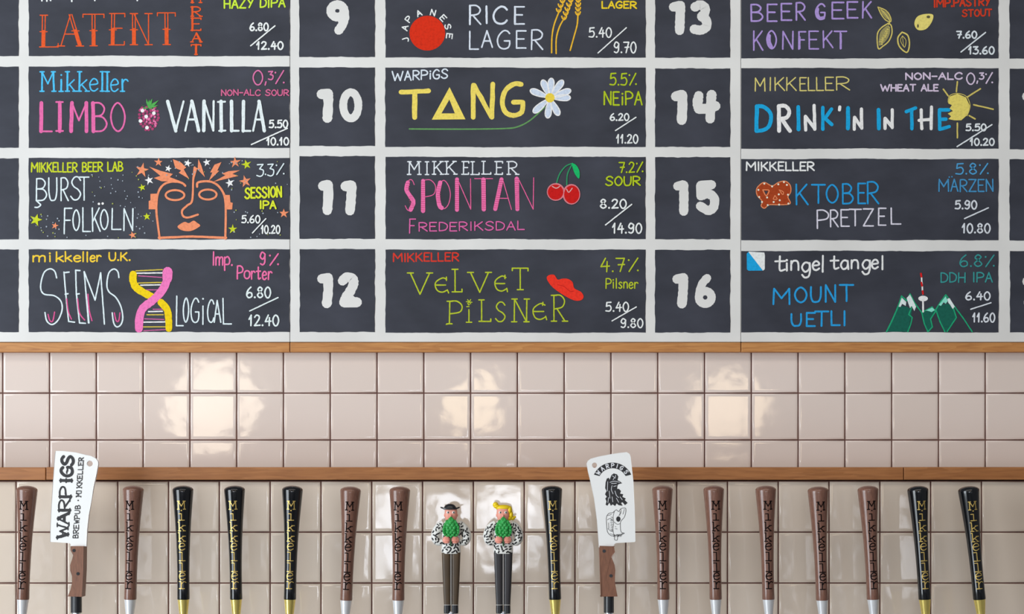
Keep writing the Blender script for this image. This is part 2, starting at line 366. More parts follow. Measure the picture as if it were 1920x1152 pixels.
# ------------------------------------------------------------------ the setting: two tiled walls and two oak rails
X0, X1 = -420, 2340
def wx(px, d): return (px - 960) * S0 * d / DU
def wz(py, d): return CAMZ + (HOR - py) * S0 * d / DU
floor = obj('floor', box(-4.5, 4.5, -9, 0.6, -0.05, 0), noisy('floor_concrete', lin(120, 116, 112), lin(140, 136, 130), 3, .6), kind='structure')
wall_upper = obj('wall_upper', box(wx(X0, DU), wx(X1, DU), 0.0016, 0.16, 0.0, 2.95), M_GROUT, kind='structure')
yl = DL - DU
wall_lower = obj('wall_lower', box(wx(X0, DU), wx(X1, DU), yl + 0.0016, -0.004, 0.0, wz(902, DL)), M_GROUT, kind='structure')
TM = {}
def tile(x0, x1, y0, y1, d, mat, parent):
    """glazed tile with a cushion edge; corners given in pixels of the tile lines"""
    k = S0 * d / DU; W = (x1 - x0) * k - 0.0025; H = (y1 - y0) * k - 0.0025
    key = (round(W, 4), round(H, 4), mat.name)
    if key not in TM:
        V = []; F = []
        rings = [(0, 0.0075), (0, 0.0011), (0.0007, 0.0003), (0.0024, -0.0004), (0.0052, -0.0006), (0.0066, -0.0006)]
        for ins, y in rings:
            a, c = W / 2 - ins, H / 2 - ins
            V += [(-a, y, -c), (a, y, -c), (a, y, c), (-a, y, c)]
        for r in range(len(rings) - 1):
            for i in range(4):
                j = (i + 1) % 4; F.append((r * 4 + i, r * 4 + j, r * 4 + 4 + j, r * 4 + 4 + i))
        b = (len(rings) - 1) * 4; F.append((b, b + 1, b + 2, b + 3))
        me = bpy.data.meshes.new('tile'); me.from_pydata(V, [], F); me.materials.append(mat); me.update()
        me.polygons.foreach_set('use_smooth', [True] * len(me.polygons))
        TM[key] = me
    o = bpy.data.objects.new('tile', TM[key]); C.objects.link(o)
    c = P((x0 + x1) / 2, (y0 + y1) / 2, d)
    o.location = c - wpos(parent); o.parent = parent
    o.rotation_euler = (math.radians(R.gauss(0, .09)), 0, math.radians(R.gauss(0, .09)))
ux = [5 + 87.75 * i for i in range(-3, 26)]
for a, b in zip(ux, ux[1:]):
    for y0, y1 in ((650, 737.5), (737.5, 825.5), (825.5, 892)):
        tile(a, b, y0, y1, DU, M_TILE, wall_upper)
lx = [30 + 95.3 * i for i in range(-3, 24)]
for a, b in zip(lx, lx[1:]):
    for y0, y1 in ((902.5, 998.5), (998.5, 1094), (1094, 1189.5), (1189.5, 1285), (1285, 1380.5)):
        tile(a, b, y0, y1, DL, M_TILE2, wall_lower)
# oak rails
def rail(name, joints, y0, y1, d, yb, mat):
    root = bpy.data.objects.new(name, None); C.objects.link(root); root['kind'] = 'structure'
    root.location = (0, yb, wz(y1, d)); root.empty_display_size = .1
    for i, (a, b) in enumerate(zip(joints, joints[1:])):
        dz = R.uniform(-.0006, .0006)
        o = obj('plank', box(wx(a, d) + .0007, wx(b, d) - .0007, d - DU - R.uniform(0, .0006), yb, wz(y1, d) + dz, wz(y0, d) + dz), mat, root)
        bevel(o, .0012)
rail('trim_1', (-400, 543.5, 1389.5, 2320), 642, 660, DU - 0.022, -0.0004, M_OAK)
rail('trim_2', (-400, 86, 1694.5, 2320), 876.5, 900.5, DL - 0.012, -0.0012, M_OAK2)

# ------------------------------------------------------------------ menu boards
YR = {  # rows of each column: (x0, x1, [(y0,y1) * 5])
 'n0': (-107, 35, [(-215, -64), (-45, 105), (125, 277), (297, 449), (468, 623)]),
 't0': (54, 543.6, [(-215, -64), (-45, 105), (125, 277.5), (296.5, 449), (468, 623)]),
 'n1': (561.5, 703, [(-215, -64), (-44, 107), (126.7, 274), (293, 448), (467.5, 623)]),
 't1': (723, 1210.5, [(-215, -64), (-44, 108), (127, 275.7), (294.5, 448.6), (468.5, 624)]),
 'n2': (1228.5, 1369, [(-215, -64), (-44, 108), (128.6, 275.6), (295, 448.8), (469, 623.8)]),
 't2': (1390, 1872, [(-215, -64), (-44, 109.5), (128, 279), (298.4, 450.6), (471, 623.6)]),
 'n3': (1893, 2036, [(-215, -64), (-44, 110), (129, 280), (299, 451), (471, 623.6)]),
}
boards = {}
for key, a, b, lab in (('L', -130, 543.3, 'left chalkboard menu panel with lettering in pink, orange and white and a drawn face'),
                       ('M', 544.2, 1389.0, 'wide middle chalkboard menu panel with numbers 9 to 16, daisy and cherries'),
                       ('R', 1389.9, 2060, 'right chalkboard menu panel with drawn sun, pretzel and green mountains')):
    c = P((a + b) / 2, 642, DB)
    t = thing('menu_board', lab, 'menu board', (c.x, -0.01, c.z), 'chalkboard menu panels above the tiled wall')
    o = obj('backboard', box(wx(a, DB), wx(b, DB), DB - DU, -0.0004, wz(641.6, DB), wz(-235, DB)), M_WHITE, t)
    bevel(o, .0008, 1)
    boards[key] = t
def wob(a, b, n, amp):
    ph = R.uniform(0, 6); f1 = R.uniform(.8, 1.6); out = []
    for i in range(n):
        t = i / n; e = math.sin(t * math.pi) ** .3
        out.append((a[0] + (b[0] - a[0]) * t, a[1] + (b[1] - a[1]) * t, e * amp * (math.sin(ph + f1 * t * 9) * .6 + math.sin(ph * 2 + f1 * t * 31) * .4 + R.uniform(-.35, .35))))
    return out
def field(board, x0, y0, x1, y1):
    x0 += R.uniform(-.7, .7) if x0 not in (54, 1390) else 0; pts = []
    for (a, b, nx, ny) in (((x0, y0), (x1, y0), 0, 1), ((x1, y0), (x1, y1), 1, 0), ((x1, y1), (x0, y1), 0, 1), ((x0, y1), (x0, y0), 1, 0)):
        l = abs(a[0] - b[0]) + abs(a[1] - b[1])
        st = (x1 == 543.6 and nx and a[0] == x1) or (x0 == 1390 and nx and a[0] == x0)
        for x, y, e in wob(a, b, int(l / 7), 0 if st else .85): pts.append((x + nx * e, y + ny * e))
    V = [P(x, y, DB, .0007) for x, y in pts] + [P(x, y, DB, -.0008) for x, y in pts]; n = len(pts)
    F = [tuple(range(n))] + [(i, (i + 1) % n, n + (i + 1) % n, n + i) for i in range(n)]
    return obj('menu_field', (V, F), M_BOARD, board)
FL = {}
for k, (x0, x1, rows) in YR.items():
    bd = boards['L' if k in ('n0', 't0') else 'R' if k in ('t2', 'n3') else 'M']
    for i, (y0, y1) in enumerate(rows):
        FL[k, i - 1] = field(bd, x0, y0, min(x1, 543.2) if k == 't0' else x1, y1)

# numerals painted thick and white
M_NUM = M_WHITE
def numeral(field_, ox, oy, k, w, strokes):
    S = Sheet(ox, oy, k, field_); I = S.ink(); w *= 1.1
    for s in strokes:
        if s[0] == 'l': I.seg([s[1], s[2]], w)
        elif s[0] == 'c': I.curve(s[1], s[2] if len(s) > 2 else w)
        elif s[0] == 'o': I.curve(s[1], s[2] if len(s) > 2 else w, True)
    I.obj('numeral', M_NUM, field_)
A = (540, 0, .2778); B = (540, 280, .3125); D = (1210, 0, .2778); E = (1210, 280, .3125)
def ell(cx, cy, rx, ry, n=12, a0=0): return [(cx + rx * math.cos(a0 + 2 * math.pi * i / n), cy + ry * math.sin(a0 + 2 * math.pi * i / n)) for i in range(n)]
numeral(FL['n1', 0], *A, 54, [('o', ell(334, 74, 45, 42)), ('c', [(380, 70), (384, 110), (372, 160), (342, 206)]), ('c', [(375, 60), (378, 110), (366, 140)])])
numeral(FL['n1', 1], *A, 60, [('l', (226, 637), (270, 632)), ('c', [(271, 632), (272, 700), (266, 798)]), ('o', ell(424, 712, 51, 88), 53)])
numeral(FL['n1', 2], *B, 53, [('l', (209, 221), (240, 214)), ('c', [(241, 215), (242, 280), (236, 367)]), ('l', (344, 223), (380, 217)), ('c', [(382, 218), (379, 290), (372, 369)])])
numeral(FL['n1', 3], *B, 53, [('l', (204, 778), (238, 771)), ('c', [(241, 772), (241, 850), (233, 926)]), ('c', [(328, 790), (350, 770), (385, 775), (393, 808), (372, 855), (340, 905)]), ('l', (336, 920), (415, 919)), ('c', [(352, 880), (365, 895), (380, 905)])])
numeral(FL['n2', 0], *D, 58, [('l', (190, 48), (232, 38)), ('c', [(237, 38), (234, 120), (231, 206)]), ('c', [(335, 48), (372, 34), (402, 55), (398, 95), (380, 110)]), ('c', [(380, 112), (410, 140), (412, 180), (375, 204), (330, 198)])])
numeral(FL['n2', 1], *D, 60, [('l', (205, 652), (245, 640)), ('c', [(249, 642), (250, 720), (245, 812)]), ('c', [(360, 648), (352, 700), (362, 735)]), ('l', (360, 736), (420, 735)), ('c', [(447, 640), (440, 720), (437, 802)]), ('l', (440, 717), (474, 717))])
numeral(FL['n2', 2], *E, 50, [('l', (194, 222), (228, 215)), ('c', [(230, 216), (231, 290), (230, 373)]), ('l', (334, 216), (397, 214)), ('l', (332, 218), (333, 281)), ('c', [(333, 281), (375, 268), (412, 292), (410, 345), (378, 368), (330, 342)])])
numeral(FL['n2', 3], *E, 52, [('l', (190, 780), (225, 771)), ('c', [(228, 772), (226, 850), (219, 928)]), ('c', [(370, 774), (340, 810), (322, 870)], 50), ('o', ell(359, 890, 38, 38), 50)])
Dn = (1210 + 663, 0, .2778); En = (1210 + 663, 280, .3125)
numeral(FL['n3', 1], *Dn, 60, [('l', (188, 652), (230, 640)), ('c', [(234, 642), (234, 720), (229, 812)]), ('o', ell(400, 680, 34, 34)), ('o', ell(400, 770, 38, 38))])
numeral(FL['n3', 3], *En, 52, [('c', [(168, 795), (190, 770), (225, 775), (233, 808), (212, 855), (180, 905)]), ('l', (176, 920), (255, 919)), ('o', ell(370, 850, 48, 70), 50)])

# ---- row of field 8 (left, top): orange serif words
K = .2917
s = Sheet(0, 0, K, FL['t0', 0])
s.draw('lettering', WH, lambda I: [I.seg(p, 10) for p in ([(270, -60), (270, 6)], [(300, -60), (302, 8)], [(300, -60), (326, 4)], [(326, 4), (326, -60)], [(460, -60), (462, 10)], [(606, -60), (610, 4)], [(878, -60), (883, 4)])])
s.letters('LATENT', [(275, 375, 98, 302), (392, 515, 95, 297), (535, 670, 92, 295), (722, 800, 88, 290), (858, 960, 88, 288), (1015, 1130, 83, 287)], 0, 0, 7, (214, 84, 40), serif=24, hollow=9, label='orange serif lettering, strokes filled in their lower half')
for ch, a, b in (('H', -40, 18), ('R', 45, 105), ('E', 118, 196), ('A', 215, 270), ('T', 290, 352)):
    s.letters(ch, [(1235 if ch != 'T' else 1230, 1292, a, b)], 0, 0, 8, (214, 84, 40), stem=14, serif=9)
s.text('HAZY DIPA', 1442, -2, 1832, 54, 10, (190, 220, 60), tilt=-.02)
s.price('6.80', (1608, 150, 1725, 198), (1768, 168, 1612, 296), '12.40', (1650, 270, 1820, 318), 10)
# ---- second field, left
s = Sheet(0, 110, K, FL['t0', 1])
s.letters('Mikkeller', [(268, 350), (385, 402), (432, 482), (508, 562), (578, 632), (648, 668), (680, 702), (712, 762), (785, 825)], 85, 210, 9, (72, 178, 224), serif=13, stem=12)
s.letters('LIMBO', [(262, 335), (362, 408), (455, 560), (598, 688), (715, 805)], 285, 468, 11, (214, 100, 158), stem=24)
s.draw('lettering', (214, 100, 158), lambda I: [I.seg(p, 11) for p in ([(362, 280), (405, 280)], [(362, 466), (406, 466)])])
def ras(I):
    for r_, (cy, hw) in enumerate(((318, 40), (338, 55), (358, 60), (378, 60), (398, 56), (418, 48), (438, 38), (456, 22))):
        n = max(2, int(hw / 11)); 
        for i in range(n + 1): I.dot(957 + (i - n / 2) * hw * 2 / n + R.uniform(-3, 3), cy + R.uniform(-4, 4), 9.5)
s.draw('berry_drawing', (160, 62, 104), ras)
s.draw('berry_drawing', (214, 110, 158), lambda I: [I.dot(957 + R.uniform(-52, 48), 385 + R.uniform(-62, 62), 6.5) for _ in range(26)])
s.draw('berry_highlight', (240, 240, 246), lambda I: [I.dot(x, y, 12) for x, y in ((917, 336), (990, 352), (941, 374), (904, 402), (946, 445))])
s.draw('leaf_drawing', (78, 160, 78), lambda I: [I.poly([(955, 320), ((955 + x) / 2 - 8, (318 + y) / 2 - 4), (x, y), ((955 + x) / 2 + 8, (318 + y) / 2 + 6)]) for x, y in ((943, 258), (905, 295), (980, 258), (1022, 268), (1018, 300), (915, 320), (990, 325), (962, 265))])
s.letters('VANILLA', [(1080, 1182), (1192, 1278), (1308, 1375), (1400, 1448), (1488, 1535), (1562, 1610), (1628, 1700)], 275, 465, 13, (214, 224, 238), stem=22)
s.draw('lettering', (214, 224, 238), lambda I: [I.seg(p, 12) for p in ([(1402, 280), (1448, 278)], [(1410, 466), (1450, 464)])])
s.letters('0,3%', [(1628, 1690, 78, 168), (1700, 1718, 95, 158), (1727, 1757, 85, 138), (1765, 1825, 80, 163)], 0, 0, 9, (204, 108, 156))
s.text('NON-ALC SOUR', 1424, 202, 1856, 238, 8, (196, 96, 136))
s.price('5.50', (1732, 398, 1850, 445), (1848, 450, 1617, 554), '10.10', (1715, 510, 1856, 556), 10)
# ---- third field, left: drawn face among stars
s = Sheet(0, 280, K, FL['t0', 2])
s.text('MIKKELLER', 202, 88, 496, 146, 9, YG); s.text('BEER', 530, 86, 660, 143, 9, YG); s.text('LAB', 694, 84, 790, 141, 9, YG)
LB = (208, 222, 238)
s.letters('BURST', [(232, 300, 190, 330), (315, 368, 185, 330), (392, 440, 185, 330), (456, 522, 180, 326), (512, 572, 180, 328)], 0, 0, 9, LB)
s.draw('lettering', LB, lambda I: I.curve([(234, 330), (255, 350), (262, 360), (245, 374), (226, 374)], 9))
s.letters('FOLKOLN', [(412, 460, 382, 545), (470, 512, 390, 522), (532, 582, 378, 530), (595, 645, 378, 528), (648, 696, 390, 518), (718, 778, 382, 516), (795, 856, 384, 524)], 0, 0, 9, LB)
s.draw('lettering', (228, 234, 244), lambda I: (I.dot(637, 352, 8), I.dot(661, 350, 8)))
OR = (232, 138, 100)
def face(I):
    I.curve([(1028, 576), (1015, 480), (1006, 385), (1015, 290), (1045, 235), (1090, 212), (1140, 210), (1175, 220), (1192, 236)], 14)
    I.curve([(1268, 242), (1275, 214), (1340, 207), (1390, 225), (1425, 262), (1446, 312), (1452, 400), (1449, 576)], 14)
    I.seg([(1022, 570), (1240, 562), (1454, 570)], 15)
    I.curve(ell(1126, 296, 60, 32), 13, True); I.curve(ell(1337, 292, 56, 32), 13, True)
    I.curve([(1252, 118), (1243, 200), (1236, 330), (1205, 362), (1172, 395), (1178, 430), (1210, 440), (1273, 421)], 13)
    I.poly([(1142, 500), (1162, 480), (1190, 468), (1215, 476), (1245, 460), (1268, 474), (1288, 492), (1262, 512), (1235, 524), (1205, 528), (1165, 520)], True)
    I.poly([(968, 288), (1018, 286), (1010, 387), (957, 387), (957, 333), (968, 330)])
    I.poly([(1446, 295), (1478, 295), (1482, 342), (1497, 346), (1493, 388), (1450, 388)])
    for p in ([(960, 113), (1035, 140), (1112, 160), (1092, 180), (1165, 208), (1040, 207), (990, 186), (1032, 172)],
              [(1112, 65), (1160, 82), (1198, 118), (1182, 130), (1218, 192), (1150, 152), (1166, 138), (1128, 122)],
              [(1276, 64), (1295, 105), (1318, 180), (1268, 128), (1246, 205), (1238, 200), (1250, 112), (1272, 124)],
              [(1424, 84), (1398, 138), (1410, 140), (1342, 206), (1366, 150), (1352, 150), (1380, 100)],
              [(1544, 136), (1494, 160), (1534, 172), (1372, 211), (1450, 168), (1428, 158), (1470, 142)]): I.poly(p)
s.draw('face_drawing', OR, face, 'orange line drawing of a face with lightning hair')
def star(I, x, y, r, a=0.0):
    q = []
    for i in range(10):
        t = a - math.pi / 2 + i * math.pi / 5; rr = r * (1.08 if i % 2 == 0 else .42) * R.uniform(.9, 1.1); q.append((x + rr * math.cos(t), y + rr * math.sin(t)))
    I.poly(q)
SO = ((915, 135, 42), (1020, 85, 26), (1512, 85, 34), (1577, 208, 38), (355, 493, 22), (853, 553, 24), (1825, 413, 30))
SW = ((1083, 125, 22), (1207, 90, 24), (1330, 85, 24), (960, 200, 28), (1477, 218, 28))
SY = ((1585, 100, 30), (915, 247, 24), (945, 433, 24), (232, 455, 40), (1497, 515, 28))
for col, L_ in ((OR, SO), ((228, 234, 244), SW), (YG, SY)):
    s.draw('star_drawing', col, lambda I: [star(I, *p, R.uniform(-.3, .3)) for p in L_])
def dots(I, n, seed):
    r = random.Random(seed); c = 0
    while c < n:
        x = r.uniform(195, 1850); y = r.uniform(72, 572)
        if 985 < x < 1475 and y > 195: continue
        if x < 800 and 80 < y < 165 or x < 590 and y < 380 or 390 < x < 870 and 370 < y < 545 or 1545 < x and (85 < y < 180 or 250 < y < 390 or 425 < y < 545): continue
        I.dot(x, y, r.uniform(3, 5.5), n=7); c += 1
s.draw('dot_drawing', (150, 160, 172), lambda I: dots(I, 90, 3)); s.draw('dot_drawing', (150, 158, 84), lambda I: dots(I, 30, 4))
s.letters('3.3%', [(1652, 1695, 98, 175), (1702, 1714, 98, 165), (1722, 1762, 96, 172), (1772, 1825, 95, 165)], 0, 0, 8, LB)
s.text('SESSION', 1577, 252, 1810, 316, 12, (204, 214, 50), tilt=-.04); s.text('IPA', 1672, 334, 1774, 382, 11, (204, 214, 50))
s.price('5.60', (1556, 428, 1672, 474), (1710, 448, 1624, 540), '10.20', (1680, 492, 1800, 542), 9)
# ---- fourth field, left: double helix
s = Sheet(0, 450, K, FL['t0', 3])
YO = (236, 190, 56); PK = (224, 108, 158)
s.letters('mikkeller', [(212, 292), (314, 330), (362, 408), (420, 462), (475, 520), (525, 545), (552, 572), (580, 612), (622, 650)], 78, 140, 10, YO); s.text('U.K.', 702, 82, 838, 132, 10, YO)
def seems(I):
    I.curve([(365, 245), (352, 202), (320, 187), (282, 215), (262, 300), (282, 348), (350, 360), (392, 395), (400, 450), (375, 515), (336, 545), (302, 522), (290, 468)], 9)
    I.seg([(412, 208), (425, 360), (442, 525), (480, 530)], 9); I.seg([(412, 212), (445, 208)], 9); I.seg([(420, 350), (438, 347)], 9)
    I.seg([(487, 195), (492, 350), (512, 535), (550, 537)], 9); I.seg([(487, 196), (515, 198)], 9); I.seg([(492, 350), (510, 347)], 9)
    I.seg([(570, 535), (542, 205), (612, 388), (648, 212), (672, 542)], 9); I.seg([(556, 350), (574, 535)], 7)
    I.curve([(765, 243), (758, 205), (732, 188), (700, 215), (688, 290), (702, 335), (745, 370), (778, 430), (790, 500), (778, 545), (752, 560), (732, 535), (722, 470)], 9)
s.draw('lettering', LB, seems)
s.draw('lettering', (206, 84, 140), lambda I: (I.curve([(310, 480), (322, 520), (340, 522), (352, 465)], 8), I.curve([(430, 380), (440, 460), (460, 510)], 8), I.curve([(500, 380), (512, 470), (545, 516)], 8), I.curve([(566, 350), (574, 450), (592, 520)], 8), I.curve([(736, 470), (748, 520), (764, 520), (772, 470)], 8)))
s.draw('helix_rungs_drawing', (228, 234, 244), lambda I: [I.seg([(a, y), (b, y - 2)], 8) for a, b, y in ((880, 1045, 215), (905, 1035, 292), (955, 1045, 462), (925, 1065, 530))])
s.draw('helix_rungs_drawing', (196, 96, 150), lambda I: [I.seg([(a, y), (b, y + c)], 6) for a, b, y, c in ((890, 1040, 232, 10), (940, 1025, 322, 0), (985, 1045, 447, 0), (930, 1055, 508, 5), (925, 1070, 585, -8))])
s.draw('helix_rungs_drawing', (200, 178, 70), lambda I: [I.seg([(a, y), (b, y + c)], 7) for a, b, y, c in ((875, 1045, 200, -8), (890, 1040, 278, -4), (945, 1050, 482, 0), (920, 1070, 560, 0))])
s.draw('helix_drawing', (244, 196, 20), lambda I: (I.curve([(857, 222), (856, 262), (875, 305), (925, 340), (985, 370)], 47), I.curve([(1035, 402), (1075, 450), (1085, 520), (1086, 571)], 44)))
s.draw('helix_drawing', (226, 116, 178), lambda I: (I.curve([(1076, 212), (1070, 270), (1040, 330), (985, 388), (920, 440), (898, 500), (894, 571)], 52), I.curve([(1078, 205), (1076, 250)], 62)))
s.letters('LOGiCAL', [(1133, 1178, 362, 552), (1178, 1212, 375, 530), (1228, 1280, 378, 532), (1292, 1318, 350, 545), (1335, 1375, 388, 530), (1378, 1420, 390, 530), (1435, 1488, 378, 542)], 0, 0, 9, LB)
s.text('Imp.', 1368, 78, 1495, 162, 10, PK, tilt=.02); s.text('Porter', 1525, 168, 1748, 250, 10, PK, tilt=.03)
s.letters('9%', [(1672, 1708, 80, 160), (1728, 1788, 92, 165)], 0, 0, 10, PK)
s.price('6.80', (1586, 305, 1740, 372), (1788, 372, 1606, 458), '12.40', (1600, 485, 1792, 552), 10, (214, 226, 244))

# ---- middle column
s = Sheet(700, 0, K, FL['t1', 0])
s.draw('red_disc_drawing', (204, 44, 18), lambda I: I.dot(347, 214, 115, 112, 40))
def jap(I):
    for ch, x, y in (('J', 208, 258), ('A', 203, 180), ('P', 226, 124), ('A', 293, 86), ('N', 384, 82), ('E', 449, 117), ('S', 479, 172), ('E', 489, 232)):
        a = math.atan2(y - 214, x - 347) + math.pi / 2; ca, sa = math.cos(a), math.sin(a)
        I.letter(ch, lambda u, v: (x + ca * (u - .5) * 30 - sa * (v - .5) * 36, y + sa * (u - .5) * 30 + ca * (v - .5) * 36), 7.5)
s.draw('lettering', WH, jap)
s.letters('RICE', [(618, 690, 38, 158), (720, 738, 42, 150), (772, 858, 44, 153), (908, 970, 46, 156)], 0, 0, 10, (206, 214, 230), stem=13)
s.letters('LAGER', [(617, 675, 202, 316), (697, 765, 200, 306), (797, 878, 200, 316), (918, 980, 200, 310), (1014, 1088, 196, 320)], 0, 0, 10, (206, 214, 230))
WY = (226, 176, 48)
def wheat(I):
    for c in ([(1146, 340), (1148, 240), (1162, 160), (1192, 80)], [(1175, 345), (1176, 250), (1196, 175), (1226, 120)], [(1265, 325), (1290, 235), (1310, 160), (1315, 92)]): I.curve(c, 9)
    for (x0, y0, x1, y1) in ((1192, 80, 1240, -40), (1226, 128, 1290, -40), (1315, 100, 1318, -40)):
        n = int(math.hypot(x1 - x0, y1 - y0) / 26)
        for i in range(n):
            t = i / n; x = x0 + (x1 - x0) * t; y = y0 + (y1 - y0) * t
            for sg in (-1, 1):
                I.curve([(x, y), (x + sg * 10, y - 9), (x + sg * 15, y - 22)], 10)
            I.seg([(x, y), (x + 1, y - 18)], 6)
s.draw('wheat_drawing', WY, wheat)
s.text('LAGER', 1470, 12, 1690, 54, 10, (236, 196, 40))
s.price('5.40', (1386, 180, 1530, 240), (1626, 180, 1444, 342), '9.70', (1546, 272, 1688, 340), 9)
s = Sheet(700, 110, K, FL['t1', 1])
s.text('WARPiGS', 122, 84, 478, 142, 9, (206, 216, 236), tilt=-.045)
TY = (228, 206, 96)
def tang(I):
    I.seg([(178, 216), (356, 208)], 30, 30); I.seg([(267, 215), (266, 378)], 33, 30)
    I.poly([(490, 184), (592, 391), (376, 393)], holes=([(488, 262), (525, 350), (440, 352), (462, 308)],)[:0])
    I.seg([(643, 172), (642, 378)], 31, 40); I.seg([(648, 172), (760, 376)], 30, 40); I.seg([(768, 164), (762, 378)], 30, 40)
    I.curve([(950, 166), (905, 164), (850, 205), (829, 280), (850, 345), (900, 366), (948, 350), (960, 318), (961, 282)], 31); I.seg([(955, 280), (900, 281)], 30, 30)
s.draw('lettering', TY, tang, 'bold yellow lettering')
s.draw('lettering_counter', M_BOARD, lambda I: I.poly([(489, 264), (524, 353), (438, 353)]))
s.draw('stem_drawing', (94, 144, 86), lambda I: I.curve([(232, 453), (400, 454), (640, 454), (850, 450), (930, 438), (1010, 396), (1102, 312)], 9))
def petals(I):
    for x, y in ((1008, 203), (1086, 138), (1145, 126), (1220, 140), (1270, 203), (1268, 252), (1193, 366), (1120, 384), (1028, 348)):
        dx, dy = x - 1135, y - 253; l = math.hypot(dx, dy); ux_, uy = dx / l, dy / l
        q = [(1135 + ux_ * l * t - uy * h, 253 + uy * l * t + ux_ * h) for t, h in ((.12, 7), (.45, 18), (.8, 22), (.97, 13), (1.0, 0), (.97, -13), (.8, -22), (.45, -18), (.12, -7))]
        I.poly(q, True)
def rims(I):
    for x, y in ((1008, 203), (1086, 138), (1145, 126), (1220, 140), (1270, 203), (1268, 252), (1193, 366), (1120, 384), (1028, 348)):
        dx, dy = x - 1135, y - 253; l = math.hypot(dx, dy); a, b = dx / l, dy / l
        I.curve([(1135 + a * l * t - b * h, 253 + b * l * t + a * h) for t, h in ((.2, 8), (.5, 17), (.8, 19), (.95, 10), (.99, 0), (.95, -10), (.8, -19), (.5, -17), (.2, -8))], 7)
s.draw('daisy_drawing', (196, 208, 232), petals); s.draw('daisy_rim_drawing', (228, 236, 248), rims); s.draw('daisy_eye_drawing', (240, 200, 70), lambda I: I.dot(1135, 253, 31))
s.text('5.5%', 1520, 95, 1688, 170, 9, (170, 190, 30)); s.text('NEiPA', 1482, 215, 1726, 298, 10, (170, 190, 30))
s.price('6.20', (1522, 355, 1642, 398), (1688, 378, 1556, 464), '11.20', (1562, 490, 1700, 544), 9)
s = Sheet(700, 280, K, FL['t1', 2])
s.letters('MIKKELLER', [(228, 298), (335, 355), (388, 442), (470, 528), (578, 612), (636, 680), (706, 755), (790, 830), (868, 925)], 80, 162, 8, (214, 220, 234), serif=11)
PS = (224, 96, 150)
s.letters('SPONTAN', [(205, 265, 200, 395), (320, 398, 200, 395), (412, 496, 200, 382), (538, 630, 192, 388), (650, 765, 190, 386), (776, 888, 198, 388), (922, 1032, 184, 386)], 0, 0, 5.5, PS, label='pink lettering with striped thick stems')
def stems(I):
    for q in ([(222, 215), (213, 260), (235, 300), (258, 340), (240, 390)], [(320, 205), (320, 398)], [(430, 215), (415, 290), (425, 360), (440, 378)], [(538, 195), (538, 390)], [(708, 195), (710, 388)], [(824, 195), (784, 385)], [(922, 190), (926, 386)]):
        I.curve(q, 27)
def ticks(I):
    for x0, y0, x1, y1 in ((222, 215, 222, 270), (240, 300, 250, 380), (320, 205, 320, 398), (420, 235, 420, 350), (538, 195, 538, 390), (708, 195, 710, 388), (824, 195, 784, 385), (922, 190, 926, 386)):
        n = int((y1 - y0) / 13)
        for i in range(n):
            x = x0 + (x1 - x0) * i / n; y = y0 + (y1 - y0) * i / n + 6; I.seg([(x - 12, y), (x + 12, y + 1)], 2.6)
s.draw('lettering', (236, 108, 164), stems); s.draw('lettering', (192, 66, 110), ticks)
s.letters('F', [(232, 270, 450, 540)], 0, 0, 8, (206, 96, 156)); s.text('REDERIKSDAL', 293, 474, 970, 528, 8, (206, 96, 156), tilt=-.015)
s.draw('cherry_stem_drawing', (46, 138, 92), lambda I: (I.curve([(1173, 238), (1195, 165), (1235, 112), (1280, 92)], 8), I.curve([(1243, 232), (1248, 160), (1280, 94)], 8)))
s.draw('leaf_drawing', (22, 176, 98), lambda I: I.poly([(1276, 92), (1305, 105), (1325, 145), (1322, 190), (1298, 165), (1282, 125)], True))
s.draw('cherry_drawing', (204, 120, 130), lambda I: (I.dot(1173, 276, 58, 57, 24), I.dot(1273, 291, 57, 66, 24)))
s.draw('cherry_drawing', (192, 22, 20), lambda I: (I.dot(1171, 277, 50, 49, 24), I.dot(1275, 292, 49, 58, 24)))
s.draw('cherry_stem_drawing', (206, 160, 160), lambda I: (I.curve([(1150, 240), (1175, 252), (1198, 240)], 6), I.curve([(1242, 258), (1256, 278), (1278, 252)], 6)))
s.text('7.2%', 1578, 85, 1730, 150, 9, (170, 190, 30)); s.text('SOUR', 1494, 178, 1714, 234, 10, (170, 190, 30))
s.price('8.20', (1458, 324, 1625, 380), (1660, 356, 1492, 488), '14.90', (1536, 478, 1724, 540), 10)
s = Sheet(700, 450, K, FL['t1', 3])
s.text('MIKKELLER', 128, 88, 548, 140, 9, (206, 54, 40), tilt=-.01)
VG = (174, 188, 44)
s.letters('V@LV@T', [(238, 362, 215, 352), (398, 476, 245, 336), (524, 570, 190, 335), (626, 742, 210, 338), (782, 856, 234, 330), (894, 995, 184, 322)], 0, 0, 8.5, VG, serif=19)
s.letters('PiLSN@R', [(486, 568, 395, 540), (598, 632, 395, 530), (694, 755, 386, 524), (786, 850, 402, 526), (902, 988, 380, 526), (1026, 1106, 410, 512), (1158, 1232, 358, 524)], 0, 0, 8.5, VG, serif=17)
s.draw('lettering', VG, lambda I: [I.seg(p, 6) for p in ([(598, 398), (634, 402)], [(606, 385), (626, 412)], [(626, 385), (606, 412)], [(600, 430), (616, 430)], [(468, 545), (502, 538)])])
s.draw('lettering', VG, lambda I: [I.seg(p, 8) for p in ([(470, 240), (470, 262)], [(476, 322), (484, 342)], [(846, 228), (846, 250)], [(858, 312), (862, 334)], [(1090, 402), (1088, 422)], [(1108, 492), (1114, 514)])])
s.draw('hat_drawing', (232, 50, 34), lambda I: I.poly([(1115, 250), (1128, 228), (1162, 226), (1185, 256), (1215, 250), (1250, 252), (1280, 272), (1292, 312), (1335, 336), (1351, 366), (1334, 389), (1285, 388), (1205, 345), (1145, 298)], True))
s.draw('hat_drawing', (196, 34, 26), lambda I: I.curve([(1185, 290), (1225, 300), (1262, 330), (1290, 330)], 5))
